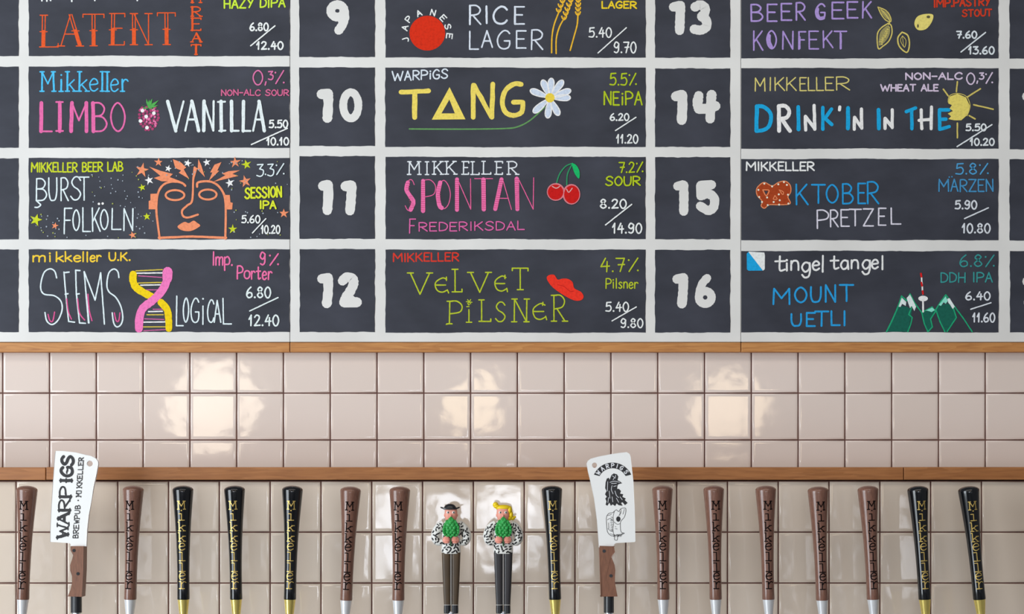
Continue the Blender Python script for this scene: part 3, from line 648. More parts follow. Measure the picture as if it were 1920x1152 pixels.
s.text('4.7%', 1460, 118, 1700, 204, 9, VG); s.text('Pilsner', 1494, 250, 1700, 312, 8, VG)
s.price('5.40', (1494, 402, 1640, 460), (1690, 432, 1534, 522), '9.80', (1590, 508, 1732, 564), 9)

# ---- right column
s = Sheet(1360, 0, K, FL['t2', 0])
PU = (166, 142, 206)
s.letters('BEER', [(164, 240, 32, 138), (268, 330, 28, 136), (358, 425, 24, 130), (454, 512, 20, 130)], 0, 0, 11, PU)
s.letters('GEEK', [(580, 640, 26, 122), (684, 760, 18, 122), (782, 850, 14, 116), (880, 938, 12, 115)], 0, 0, 11, PU, label='lilac lettering with a filled G')
s.draw('lettering', PU, lambda I: I.curve([(592, 60), (590, 90), (605, 118), (630, 116)], 22))
s.letters('KONFEKT', [(180, 240, 200, 322), (268, 328, 200, 315), (366, 435, 205, 318), (470, 515, 205, 316), (537, 598, 202, 315), (628, 690, 200, 306), (700, 778, 204, 316)], 0, 0, 10, PU)
s.draw('lettering', PU, lambda I: (I.curve([(282, 230), (282, 270), (296, 302)], 20), I.seg([(741, 220), (741, 312)], 14), I.seg([(476, 240), (476, 312)], 14)))
PD = (206, 190, 104)
s.draw('pod_drawing', (150, 142, 92), lambda I: (I.poly([(990, 56), (1035, 78), (1058, 115), (1060, 135), (1030, 120), (1005, 90)]), I.poly([(1040, 165), (1000, 200), (988, 240), (988, 295), (1030, 265), (1055, 220), (1056, 180)], True)))
def pods(I):
    I.curve([(980, 47), (1030, 68), (1058, 105), (1062, 140), (1030, 130), (1000, 92), (980, 47)], 7)
    I.curve([(1000, 62), (1030, 95), (1055, 135), (1048, 160)], 6)
    I.curve([(1048, 150), (1000, 182), (976, 225), (982, 312), (1012, 298), (1050, 265), (1070, 215), (1066, 168), (1048, 150)], 8)
    for i in range(8): I.seg([(1050 - i * 9, 172 + i * 14), (1060 - i * 6 - 4, 180 + i * 12)], 4)
    for i in range(9): I.dot(1040 - i * 5 + R.uniform(-8, 8), 190 + i * 12, 5)
    I.curve([(1135, 208), (1108, 245), (1118, 300), (1165, 338), (1182, 290), (1172, 230), (1135, 208)], 9)
    I.curve([(1138, 232), (1125, 262), (1150, 305), (1160, 262), (1138, 232)], 4); I.curve([(1138, 240), (1145, 300)], 3)
s.draw('pod_drawing', PD, pods, 'yellow line drawing of cocoa pods')
s.draw('lemon_drawing', (222, 208, 116), lambda I: I.poly([(1215, 142), (1236, 106), (1285, 91), (1333, 96), (1328, 138), (1292, 186), (1245, 196), (1220, 176)], True))
s.draw('lemon_drawing', (90, 86, 60), lambda I: (I.dot(1304, 110, 12, 9), I.dot(1237, 168, 6, 12)))
s.text('IMP.PASTRY', 1340, -2, 1700, 46, 11, (196, 58, 34), tilt=-.03); s.text('STOUT', 1522, 66, 1710, 108, 10, (196, 58, 34), tilt=-.03)
s.price('7.60', (1486, 203, 1614, 246), (1671, 210, 1513, 336), '13.60', (1562, 302, 1726, 348), 10, (212, 220, 226))
s = Sheet(1360, 110, K, FL['t2', 1])
s.letters('MIKKELLER', [(190, 256), (278, 298), (318, 380), (392, 455), (478, 520), (532, 575), (585, 630), (642, 695), (712, 798)], 125, 208, 8, (208, 196, 116), tilt=-.01)
BL = (24, 160, 214); WW = (226, 230, 244)
s.letters('DR', [(196, 292, 305, 465), (342, 415, 305, 465)], 0, 0, 25, [BL, WW])
s.draw('lettering', BL, lambda I: [I.seg(p, 25, 30) for p in ([(468, 312), (470, 456)], [(788, 318), (787, 450)], [(984, 330), (986, 450)])])
s.draw('lettering', WW, lambda I: [I.seg(p, 21, 30) for p in ([(514, 372), (516, 460)], [(514, 372), (574, 450)], [(574, 455), (570, 302)], [(735, 312), (733, 330)], [(830, 378), (828, 455)], [(830, 378), (876, 446)], [(876, 448), (874, 325)], [(1026, 385), (1026, 450)], [(1026, 385), (1072, 442)], [(1072, 444), (1072, 330)])])
s.draw('lettering', BL, lambda I: [I.seg(p, 22, 30) for p in ([(626, 315), (626, 455)], [(682, 325), (640, 385)], [(640, 385), (684, 425)], [(1162, 342), (1222, 318)], [(1197, 330), (1198, 452)], [(1376, 330), (1376, 455)], [(1376, 330), (1436, 330)], [(1376, 392), (1418, 390)], [(1378, 455), (1438, 438)])])
s.draw('lettering', WW, lambda I: [I.seg(p, 20, 30) for p in ([(1258, 330), (1262, 452)], [(1324, 312), (1322, 452)], [(1244, 398), (1322, 392)])])
NC = (206, 190, 214)
s.text('NON-ALC', 1158, 94, 1520, 134, 10, NC); s.text('WHEAT ALE', 998, 168, 1366, 208, 10, NC)
s.letters('0,3%', [(1550, 1602, 94, 164), (1612, 1625, 105, 150), (1632, 1660, 92, 132), (1668, 1714, 92, 160)], 0, 0, 9, NC)
SU = (220, 204, 104)
s.draw('sun_drawing', SU, lambda I: I.poly([(1432, 275), (1440, 245), (1490, 227), (1545, 250), (1570, 305), (1558, 360), (1515, 398), (1470, 398), (1432, 390), (1450, 372), (1428, 355), (1462, 338), (1440, 322), (1455, 300), (1432, 290)], False))
s.draw('sun_drawing', (200, 184, 100), lambda I: ([I.seg(p, 10) for p in ([(1490, 150), (1484, 214)], [(1400, 198), (1430, 240)], [(1638, 195), (1556, 247)], [(1595, 298), (1720, 327)], [(1566, 368), (1604, 389)], [(1490, 416), (1490, 510)])], I.curve([(1430, 280), (1440, 240), (1490, 225), (1548, 245), (1572, 305), (1552, 370)], 5)))
s.price('5.50', (1546, 422, 1674, 464), (1712, 426, 1488, 567), '10.20', (1572, 515, 1726, 558), 10, (216, 222, 228))
s = Sheet(1360, 280, K, FL['t2', 2])
s.text('MIKKELLER', 134, 84, 570, 137, 10, (224, 226, 236))
PZ = [(212, 238), (250, 214), (300, 236), (340, 214), (384, 206), (416, 232), (420, 275), (402, 308), (416, 350), (350, 358), (282, 358), (252, 380), (230, 365), (236, 335), (206, 300), (199, 265)]
s.draw('pretzel_drawing', (160, 62, 26), lambda I: I.poly(PZ, True), 'brown drawing of a salted pretzel')
def pzo(I):
    I.curve(PZ, 6, True); I.curve([(240, 262), (280, 265), (262, 300), (240, 262)], 6); I.curve([(345, 262), (372, 275), (368, 292), (345, 262)], 5); I.curve([(318, 298), (332, 320), (308, 322), (318, 298)], 5)
s.draw('pretzel_drawing', (222, 136, 92), pzo)
s.draw('pretzel_hole_drawing', M_BOARD, lambda I: I.poly([(248, 267), (275, 270), (261, 293)]))
s.draw('salt_drawing', (238, 224, 206), lambda I: [I.dot(x, y, 6.5, n=7) for x, y in ((250, 222), (376, 212), (395, 230), (212, 262), (217, 308), (268, 311), (340, 226), (402, 293), (343, 291), (310, 340), (345, 357), (405, 350), (272, 360), (349, 329), (300, 240), (235, 340))])
BK = (36, 146, 208)
s.letters('KTOBER', [(454, 530, 228, 357), (555, 640, 230, 348), (650, 724, 230, 346), (752, 820, 224, 350), (852, 900, 222, 350), (912, 984, 212, 350)], 0, 0, 11, BK)
PL = (208, 206, 220)
s.letters('PRETZEL', [(588, 662, 392, 508), (674, 724, 392, 498), (742, 795, 390, 496), (795, 872, 388, 493), (887, 950, 384, 493), (982, 1030, 382, 490), (1064, 1126, 380, 482)], 0, 0, 9.5, PL)
s.text('5.8%', 1480, 92, 1686, 160, 9, (74, 150, 200)); s.text('MARZEN', 1370, 196, 1720, 272, 9, (66, 138, 186)); s.draw('lettering', (66, 138, 186), lambda I: (I.dot(1438, 180, 5), I.dot(1455, 178, 5)))
s.price('5.90', (1476, 332, 1614, 384), (1689, 378, 1536, 447), '10.80', (1520, 480, 1700, 538), 10, (208, 214, 222))
s = Sheet(1360, 450, K, FL['t2', 3])
s.draw('flag_drawing', (222, 230, 246), lambda I: I.poly([(150, 76), (250, 82), (254, 100), (253, 190), (240, 199), (148, 90)]))
s.draw('flag_drawing', (26, 158, 216), lambda I: I.poly([(137, 90), (148, 78), (241, 198), (150, 199), (138, 190)]), 'blue lower half of a square emblem')
WT = (224, 226, 234)
s.letters('tingel', [(320, 386, 100, 200), (385, 405, 118, 198), (420, 472, 100, 196), (490, 545, 110, 205), (560, 605, 105, 196), (614, 636, 102, 205)], 0, 0, 12, WT)
s.letters('tangel', [(676, 730, 102, 188), (740, 790, 100, 188), (808, 855, 98, 184), (878, 930, 96, 186), (940, 982, 95, 186), (1000, 1018, 104, 190)], 0, 0, 12, WT)
BM = (38, 150, 212)
s.letters('MOUNT', [(305, 415, 316, 415), (447, 522, 308, 404), (548, 614, 304, 400), (642, 708, 292, 400), (735, 822, 290, 394)], 0, 0, 12, BM)
s.letters('UETLI', [(424, 488, 478, 554), (520, 575, 470, 555), (575, 660, 462, 555), (680, 735, 460, 550), (757, 773, 460, 552)], 0, 0, 12, BM)
GR = (22, 92, 78); GO = (30, 158, 112)
s.draw('mountain_drawing', GR, lambda I: (I.poly([(1040, 590), (1085, 490), (1112, 425), (1165, 430), (1200, 450), (1192, 500), (1180, 560), (1172, 592)]), I.poly([(1262, 468), (1330, 450), (1350, 462), (1318, 512), (1328, 560), (1300, 592), (1282, 560)]), I.poly([(1352, 440), (1385, 420), (1430, 410), (1475, 445), (1484, 500), (1425, 592), (1405, 586), (1378, 520)])), 'dark green drawn mountain flanks')
def mo(I):
    I.curve([(1035, 591), (1070, 520), (1108, 432), (1132, 362)], 9); I.seg([(1132, 362), (1165, 392), (1186, 348), (1218, 410), (1262, 468)], 8)
    I.seg([(1180, 400), (1195, 440), (1178, 480), (1200, 500), (1190, 545), (1172, 591)], 8)
    I.seg([(1262, 468), (1278, 540), (1300, 591)], 8); I.seg([(1262, 468), (1328, 432), (1350, 460), (1318, 510), (1330, 560), (1302, 591)], 8)
    I.seg([(1350, 452), (1382, 400), (1416, 354), (1480, 440), (1532, 510), (1585, 591)], 8); I.seg([(1352, 452), (1380, 530), (1410, 591)], 8); I.seg([(1460, 430), (1484, 500), (1424, 591)], 8)
s.draw('mountain_drawing', GO, mo)
s.draw('snow_drawing', (214, 236, 236), lambda I: (I.poly([(1112, 430), (1133, 372), (1162, 400), (1158, 425), (1135, 412), (1125, 432)]), I.poly([(1164, 375), (1186, 352), (1225, 430), (1214, 458), (1196, 425), (1186, 440), (1172, 400)]), I.poly([(1425, 380), (1440, 375), (1474, 430), (1460, 445), (1445, 420), (1432, 405)])))
s.draw('snow_drawing', (136, 220, 200), lambda I: (I.poly([(1370, 420), (1398, 385), (1416, 362), (1428, 395), (1415, 412), (1402, 402), (1385, 425)]), I.poly([(1286, 455), (1328, 436), (1346, 452), (1325, 465), (1305, 458)])))
s.draw('tower_drawing', (226, 230, 240), lambda I: (I.seg([(1269, 392), (1270, 462)], 12), I.dot(1270, 378, 31, 18, 16), I.seg([(1258, 220), (1268, 350)], 9)))
s.draw('tower_drawing', (206, 30, 32), lambda I: [I.seg(p, 12) for p in ([(1256, 218), (1259, 238)], [(1259, 276), (1263, 296)], [(1267, 330), (1269, 348)])])
TE = (54, 142, 142)
s.text('6.8%', 1506, 98, 1724, 172, 9, TE); s.text('DDH IPA', 1384, 214, 1714, 274, 9, TE, tilt=-.01)
s.price('6.40', (1544, 336, 1700, 386), (1706, 405, 1576, 447), '11.60', (1588, 472, 1730, 528), 9.5, (212, 218, 228))

# ------------------------------------------------------------------ beer taps
KH = S0 * DH / DU
def lathe(prof, n=28, ry=1.0):
    V = []; F = []
    for r, z in prof:
        for k in range(n):
            a = 2 * math.pi * k / n; V.append((r * math.cos(a), r * ry * math.sin(a), z))
    m = len(prof)
    for i in range(m - 1):
        for k in range(n):
            j = (k + 1) % n; F.append((i * n + k, i * n + j, (i + 1) * n + j, (i + 1) * n + k))
    F.append(tuple(range(n))[::-1]); F.append(tuple((m - 1) * n + k for k in range(n)))
    return V, F
def cyl(p0, p1, r0, r1=None, n=20):
    r1 = r0 if r1 is None else r1
    p0, p1 = Vector(p0), Vector(p1); q = (p1 - p0).to_track_quat('Z', 'Y'); L_ = (p1 - p0).length
    v, f = lathe([(r0, 0), (r1, L_)], n)
    return [p0 + q @ Vector(x) for x in v], f
# profile of the turned handle, heights in metres above the ferrule joint
HP = [(r_ * KH, z * KH) for r_, z in ((11.2, 0), (11.6, 2), (11.3, 20), (11.2, 45), (11.8, 80), (13.0, 115), (14.8, 145), (16.8, 172), (18.3, 190), (19.2, 201), (19.4, 204.5), (18.9, 207), (16.5, 209.5), (11.5, 211.8), (5.5, 213), (0.5, 213.3))]
def prad(z):
    for (r0, z0), (r1, z1) in zip(HP, HP[1:]):
        if z <= z1: return r0 + (r1 - r0) * max(0, (z - z0) / (z1 - z0))
    return HP[-1][0]
meshes = {}
def shared(name, vf, mat, parent, smooth=True, key=None, label=None, ang=None):
    """part of a tap in local coordinates; mesh shared between alike parts"""
    key = key or name
    if key not in meshes:
        me = bpy.data.meshes.new(name); v, f = vf(); me.from_pydata([tuple(p) for p in v], [], f); me.validate(); me.update()
        me.materials.append(mat)
        if smooth:
            me.polygons.foreach_set('use_smooth', [True] * len(me.polygons))
            me.set_sharp_from_angle(angle=math.radians(ang or 40))
        meshes[key] = me
    o = bpy.data.objects.new(name, meshes[key]); C.objects.link(o); o.parent = parent
    if label: o['label'] = label
    return o
def vtext(W=1.9):
    rows = [('M', 939.5, 954.5, 12.5), ('i', 956.5, 975, 12), ('k', 978.5, 995, 14), ('k', 998.5, 1014.5, 14), ('e', 1010.3, 1031, 12), ('l', 1035, 1051, 12), ('l', 1055, 1071, 12), ('e', 1065.7, 1086.3, 12), ('R', 1090, 1103, 12)]
    def mp(x, y, l):
        z = (1124 - y) * KH; r = prad(z) + 0.00025 + l; a = x * KH / r
        return Vector((r * math.sin(a), -r * math.cos(a), z))
    I = Ink(mp)
    for ch, a, b, wd in rows:
        f = lambda u, v: ((u - .5) * wd, a + (b - a) * v)
        if ch == 'M': I.letter('M', f, W, serif=2.1)
        elif ch == 'R':
            I.seg([f(.35, 0), f(.35, 1)], W, 3); I.seg([f(0, 0), f(.35, 0)], W * .9); I.seg([f(0, 1), f(.85, 1)], W, 3)
            I.curve([f(.35, .42), f(.6, .1), f(.85, .0), f(1.1, .12)], W)
        elif ch == 'i':
            I.seg([f(.5, .35), f(.5, 1)], W, 3); I.seg([f(.1, .35), f(.5, .35)], W * .9, 3); I.seg([f(.05, 1), f(.95, 1)], W, 3); I.dot(*f(.5, .02), 1.4)
        elif ch == 'l':
            I.seg([f(.5, 0), f(.5, 1)], W, 3); I.seg([f(.05, 0), f(.5, 0)], W * .9, 3); I.seg([f(.02, 1), f(.98, 1)], W, 3)
        elif ch == 'k':
            I.seg([f(.15, 0), f(.15, 1)], W, 3); I.seg([f(0, 0), f(.15, 0)], 1.6); I.seg([f(0, 1), f(.4, 1)], W * .95, 3)
            I.seg([f(.8, .4), f(.2, .72)], W * .95, 3); I.seg([f(.4, .62), f(.85, 1)], W * .95, 3); I.seg([f(.62, .4), f(1, .4)], 1.6, 3); I.seg([f(.68, 1), f(1, 1)], 1.6, 3)
        else: I.letter('e', f, W)
    return I.V, I.F
def faucet(root):
    """sleeve joint, faucet body, spout and shank below the handle"""
    shared('faucet_body', lambda: lathe([(r, z) for r, z in ((.0135, -.135), (.0145, -.13), (.0145, -.085), (.010, -.075), (.008, -.066), (.0065, -.060), (.0065, -.050))]), M_CHROME, root)
    shared('shank', lambda: join(cyl((0, 0, -.108), (0, .105, -.108), .0125), cyl((0, .092, -.108), (0, .103, -.108), .026, .030)), M_CHROME, root)
    shared('spout', lambda: cyl((0, -.004, -.13), (0, -.028, -.20), .0095, .008), M_CHROME, root)
def ferrule(root, brass):
    shared('ferrule', lambda: lathe([(r * KH, z * KH) for r, z in ((7.0, -44), (7.4, -30), (8.6, -20), (10.6, -2), (10.9, 0.5))]), M_GOLD if brass else M_SILVER, root, key='ferrule' + str(brass))
    shared('lock_nut', lambda: lathe([(r * KH, z * KH) for r, z in ((7.5, -52), (9.0, -50), (9.0, -45), (7.5, -43))], 12), M_CHROME, root)
TAPS = [  # top x, bottom x, turn of the lettering, top y, black?
 (50.6, 43.0, -0.3, 914, 0, 'brown wooden tap handle at the far left, left of the white cleaver with bold lettering'),
 (250, 244.2, -0.36, 912, 0, 'brown wooden tap handle standing alone between the left white cleaver and three black handles'),
 (343, 344, -0.19, 911, 1, 'black tap handle with gold lettering, leftmost of the three black ones side by side'),
 (439.7, 442.8, -0.22, 912, 1, 'black tap handle with gold lettering, middle of the three black ones side by side'),
 (548.5, 543.6, -0.11, 912, 1, 'black tap handle with gold lettering, rightmost of three black ones, next to a brown pair'),
 (657.5, 649, -0.03, 915, 0, 'brown wooden tap handle leaning right, left one of the pair beside the hatted figure'),
 (749.7, 746.8, -0.17, 915, 0, 'brown wooden tap handle immediately left of the figurine tap with black hat'),
 (1034.6, 1040.8, 0.04, 912, 1, 'black tap handle with gold lettering between the blond figurine and the right cleaver'),
 (1242, 1243.8, -0.01, 911, 0, 'brown wooden tap handle immediately right of the cleaver with pig drawings'),
 (1338, 1342, 0.22, 911, 0, 'brown wooden tap handle, second to the right of the cleaver with pig drawings'),
 (1435.5, 1440.8, 0.21, 911, 0, 'brown wooden tap handle in the middle of the five brown ones at the right'),
 (1533.6, 1541.6, 0.26, 915, 0, 'brown wooden tap handle set slightly low, fourth of the five brown ones at the right'),
 (1627, 1637, 0.32, 912, 0, 'brown wooden tap handle just left of the two black handles at the right end'),
 (1720.4, 1734, 0.33, 912, 1, 'black tap handle with gold lettering, left one of the two at the right end'),
 (1815.6, 1836.5, 0.27, 914, 1, 'black tap handle with gold lettering, rightmost in the row and leaning left'),
]
def taproot(px, py, label, lean=0.0, group=None, name='beer_tap', yaw=0):
    c = P(px, py, DH); t = thing(name, label, 'beer tap', c, group)
    t.rotation_euler = (0, lean, yaw)
    return t
for xt, xb, tx, yt, black, lab in TAPS:
    lean = math.atan2(xt - xb, 1124 - yt)
    t = taproot(xb, 1124.5 + (1.5 if yt == 915 else 0), lab, lean, 'black tap handles with gold lettering' if black else 'brown wooden tap handles')
    shared('handle', lambda: lathe(HP, 36), M_BLACK if black else M_WALNUT, t, key='handle%d' % black, ang=60)
    o = shared('lettering', (lambda: vtext(1.6)) if black else (lambda: vtext(1.95)), M_GOLDP if black else M_BURN, t, smooth=False, key='vtext%d' % black)
    o.rotation_euler = (0, 0, tx + math.atan2(-wx(xb, DH), DH))
    ferrule(t, black); faucet(t)

# ---- cleaver taps
def slab(pts, d_front, thick, holes=()):
    """upright plate whose front outline is given in pixels at distance d_front"""
    loops = [pts] + [list(h) for h in holes]; V = []; F = []
    fl = [p for l in loops for p in l]; n = len(fl)
    V = [P(x, y, d_front) for x, y in fl]; V += [v + Vector((0, thick, 0)) for v in V[:]]
    for t in tessellate_polygon([[Vector((p[0], -p[1], 0)) for p in l] for l in loops]):
        F.append(tuple(t)); F.append(tuple(i + n for i in reversed(t)))
    b = 0
    for l in loops:
        m = len(l)
        for i in range(m): F.append((b + i, b + (i + 1) % m, n + b + (i + 1) % m, n + b + i))
        b += m
    return V, F
def cleaver(ox, oy, k, blade, hole, hr, grip, rivets, sx0, sx1, label, art):
    m = lambda p: (ox + p[0] * k, oy + p[1] * k)
    ax = m(((sx0 + sx1) / 2, 1036)); c = P(ax[0], ax[1], DH)
    t = thing('beer_tap', label, 'beer tap', c, 'cleaver shaped taps')
    dF = DH - 0.004
    bl = obj('blade', slab([m(p) for p in blade], dF, .006, ([m(p) for p in ell(hole[0], hole[1], hr, hr, 16)],)), M_ENAMEL, t); bevel(bl, .0007, 2, 50)
    g = obj('handle', slab([m(p) for p in catmull(grip, 3, True)] if 0 else [m(p) for p in grip], DH - .012, .024), M_KNIFEWOOD, t); bevel(g, .0016, 2, 50)
    for x, y in rivets:
        p = P(*m((x, y)), DH - .0122); q = p + Vector((0, .004, 0))
        v, f = cyl(p - Vector((0, .0004, 0)), q, .0031)
        obj('rivet', (v, f), M_RUBBER, t)
    x, y = ax; zt = wz(y, DH) + .002; X = wx(x, DH); r = (sx1 - sx0) / 2 * k * KH
    obj('sleeve', cyl((X, DH - DU, zt - .031), (X, DH - DU, zt), r), M_RUBBER, t, smooth=False)
    obj('lock_nut', cyl((X, DH - DU, zt - .058), (X, DH - DU, zt - .0305), r * .85), M_CHROME, t)
    for nm, loc in (('faucet_body', 0), ('shank', 0), ('spout', 0)):
        o = bpy.data.objects.new(nm, meshes[nm]); C.objects.link(o); o.parent = t
        o.location = (0, 0, P(0, 1124, DH).z - c.z)
    def ink(layer): return Ink(lambda x, y, l: P(*m((x, y)), dF, .0003 + layer * .0002 + l))
    art(t, ink)
    return t
def art1(t, ink):
    I = ink(0)
    def fr(y): k_ = (620 - y) / 565.0; return 388 + 37 * k_, 474 + 41 * k_     # letter top and baseline x at this height
    for ch, y0, y1 in (('W', 622, 535), ('A', 530, 452), ('R', 436, 360), ('P', 342, 272), ('I', 250, 205), ('G', 196, 134), ('S', 120, 58)):
        def f(u, v, y0=y0, y1=y1):
            y = y0 + (y1 - y0) * u; a, b = fr((y0 + y1) / 2); return (a + 6 + (b - a - 12) * v, y)
        for k, pts in glyph(ch):
            q = [f(*p) for p in pts]; ww = 21 if k.isupper() else 12
            if k.lower() == 'l': I.seg(q, ww, 12)
            else: I.curve(q, ww, k.lower() == 'o')
            if k.lower() == 'l':
                for e in (0, -1):
                    if pts[e][1] in (0, 1): I.seg([(q[e][0], q[e][1] - 12), (q[e][0], q[e][1] + 12)], 9, 12)
        I.seg([f(.3, .5) if ch != 'I' else f(.2, .5), f(.55, .5) if ch != 'I' else f(.8, .5)], 10)
    I.obj('lettering', M_INK, t)
    I = ink(1)
    def small(txt, ya, yb, wl):
        n = len(txt); st = (yb - ya) / n
        for i, ch in enumerate(txt):
            y0 = ya + st * i; y1 = y0 + st * (.72 if ch != 'I' else .5); kk = (625 - y0) / 565.0; a, b = 506 + 42 * kk, 540 + 40 * kk
            I.letter(ch, lambda u, v: (a + (b - a) * v, y0 + (y1 - y0) * u), wl, serif=0)
            for s_ in (0, 1):
                if ch in 'MIKRPE': I.seg([(a + (b - a) * s_, y0 - 3), (a + (b - a) * s_, y0 + 5)], wl * .8)
    small('BREWPUB', 626, 390, 6); I.dot(541, 365, 5); small('MIKKELLER', 338, 60, 6)
    I.obj('lettering', M_INK, t)
cleaver(0, 840, .2708,
    [(388, 25), (440, 26), (520, 35), (580, 46), (630, 60), (662, 74), (678, 96), (679, 118), (668, 180), (648, 270), (630, 370), (614, 470), (603, 570), (598, 683), (489, 683), (487, 668), (478, 661), (348, 652), (348, 560), (356, 400), (368, 220), (378, 80), (382, 38)],
    (622, 110), 20, [(489, 683), (578, 683), (576, 850), (566, 1033), (470, 1030), (488, 985), (499, 935), (499, 890), (486, 850), (486, 812), (500, 772), (507, 745), (498, 728), (489, 712)],
    [(512, 712), (540, 873)], 490, 566, 'beer tap shaped as a white cleaver with bold sideways lettering, left of the row', art1)
def art2(t, ink):
    I = ink(0); cx, cy, Ro, Ri = 548, 244, 141, 102
    arc = [(cx + Ro * math.sin(a), cy - Ro * math.cos(a)) for a in [math.radians(-66 + 132 * i / 24) for i in range(25)]]
    arc += [(cx + Ri * math.sin(a), cy - Ri * math.cos(a)) for a in [math.radians(62 - 124 * i / 24) for i in range(25)]]
    I.poly(arc)
    I.poly([(508, 214), (522, 208), (528, 222), (540, 190), (556, 178), (578, 184), (588, 200), (582, 225), (600, 234), (614, 246), (590, 252), (582, 262), (580, 285), (592, 285), (606, 300), (600, 318), (622, 322), (616, 340), (640, 352), (632, 362), (652, 382), (634, 398), (618, 378), (606, 382), (618, 402), (590, 398), (576, 386), (566, 404), (548, 392), (536, 402), (526, 380), (512, 402), (500, 394), (506, 372), (498, 352), (508, 340), (496, 322), (506, 300), (497, 280), (500, 240)])
    I.dot(588, 494, 15, 19, 14)
    ol = [(560, 440), (575, 430), (590, 442), (606, 422), (636, 418), (640, 440), (630, 480), (605, 510), (602, 545), (608, 585), (630, 592), (600, 606), (585, 612), (580, 640), (562, 636), (560, 612), (535, 608), (512, 580), (506, 520), (506, 480), (522, 455), (548, 450), (560, 440)]
    I.line(catmull(ol, 3), 3.2)
    for c in ([(560, 440), (552, 480), (556, 520), (550, 560), (556, 600)], [(606, 425), (606, 450), (590, 470)], [(630, 425), (620, 460)], [(560, 515), (580, 530), (602, 525)], [(512, 500), (530, 490), (548, 505)], [(515, 560), (535, 575), (552, 570)], [(565, 545), (572, 548)], [(565, 560), (580, 563)], [(530, 596), (580, 606), (625, 590)], [(515, 470), (540, 462)], [(520, 520), (522, 560)], [(600, 440), (598, 470)], [(556, 610), (590, 600)]):
        I.curve(c, 2.6)
    for i in range(9): I.seg([(535 + R.uniform(-3, 3), 480 + i * 12), (550, 484 + i * 12)], 3)
    for i in range(7): I.seg([(560 + i * 9, 600 + (i % 2) * 4), (556 + i * 8, 616)], 2.5)
    I.obj('printed_emblem', M_INK, t, 'black printed arch banner and two pig drawings')
    I = ink(1)
    for i, ch in enumerate('WARPIGS'):
        a = math.radians((-54, -35.5, -17, .5, 15.5, 31, 51)[i]); rm = (Ro + Ri) / 2; hw = 9 if ch not in 'I' else 3
        def f(u, v):
            rr = rm + 13 - 26 * v; x = (u - .5) * 2 * hw * (1.2 if ch == 'W' else 1)
            return (cx + rr * math.sin(a) + x * math.cos(a), cy - rr * math.cos(a) + x * math.sin(a))
        I.letter(ch, f, 6)
    for c in ([(545, 195), (560, 205), (552, 222)], [(570, 190), (566, 212)], [(530, 240), (560, 232), (598, 240)], [(540, 248), (575, 246)], [(515, 235), (512, 300)], [(545, 262), (540, 290), (552, 320)], [(525, 300), (530, 350)], [(565, 300), (575, 330), (590, 345)], [(520, 345), (516, 380)], [(545, 340), (550, 375)], [(575, 350), (590, 378)], [(600, 340), (615, 360)], [(556, 268), (574, 264)]):
        I.curve(c, 3.4)
    I.obj('printed_emblem', M_ENP, t, 'white letters and lines inside the black print')
cleaver(1000, 840, .2709,
    [(368, 112), (376, 92), (396, 76), (450, 62), (540, 44), (600, 36), (645, 31), (665, 42), (673, 62), (682, 140), (692, 230), (699, 380), (704, 520), (706, 648), (700, 653), (572, 660), (560, 667), (558, 686), (454, 690), (449, 620), (440, 500), (420, 350), (395, 230), (378, 165)],
    (424, 121), 18, [(463, 684), (558, 684), (560, 722), (550, 742), (541, 760), (546, 782), (558, 815), (563, 850), (560, 890), (560, 930), (568, 980), (577, 1026), (470, 1031)],
    [(490, 716), (537, 887)], 487, 558, 'beer tap shaped as a white cleaver with arched banner and pig drawings', art2)

# ---- figurine taps: a person in a speckled jacket holding a green hop cone
def sphere(c, r, nu=16, nv=10):
    c = Vector(c); V = []; F = []
    for i in range(nv + 1):
        th = math.pi * i / nv
        for k in range(nu):
            a = 2 * math.pi * k / nu
            V.append(c + Vector((r[0] * math.sin(th) * math.cos(a), r[1] * math.sin(th) * math.sin(a), r[2] * math.cos(th))))
    for i in range(nv):
        for k in range(nu):
            j = (k + 1) % nu; F.append((i * nu + k, (i + 1) * nu + k, (i + 1) * nu + j, i * nu + j))
    return V, F
def loft(secs, n=20, e=2.6):
    """secs: (x, z, half width, half depth) in metres, superellipse sections"""
    V = []; F = []
    for x, z, a, b in secs:
        for k in range(n):
            t = 2 * math.pi * k / n; cs, sn = math.cos(t), math.sin(t)
            V.append(Vector((x + a * math.copysign(abs(cs) ** (2 / e), cs), b * math.copysign(abs(sn) ** (2 / e), sn), z)))
    for i in range(len(secs) - 1):
        for k in range(n):
            j = (k + 1) % n; F.append((i * n + k, i * n + j, (i + 1) * n + j, (i + 1) * n + k))
    F.append(tuple(range(n))[::-1]); F.append(tuple((len(secs) - 1) * n + k for k in range(n)))
    return V, F
M_SKIN = plain('pink_resin', lin(238, 160, 142), 0.4)
M_COAT = plain('white_resin', lin(232, 232, 228), 0.4)
M_SPOT = plain('black_speckle', (0.012, 0.012, 0.014, 1), 0.5)
M_HOP = noisy('green_hop_resin', lin(18, 138, 52), lin(40, 176, 80), 300, 0.35)
M_HOPD = plain('hop_stem_resin', lin(24, 92, 44), 0.45)
M_YEL = plain('yellow_resin', lin(246, 212, 10), 0.4)
M_BRT = noisy('brown_trouser_resin', lin(84, 66, 44), lin(58, 46, 36), 12, 0.45)
M_BKT = plain('charcoal_trouser_resin', lin(44, 42, 46), 0.4)
M_LINE = plain('pale_grey_line', lin(176, 172, 168), 0.5)
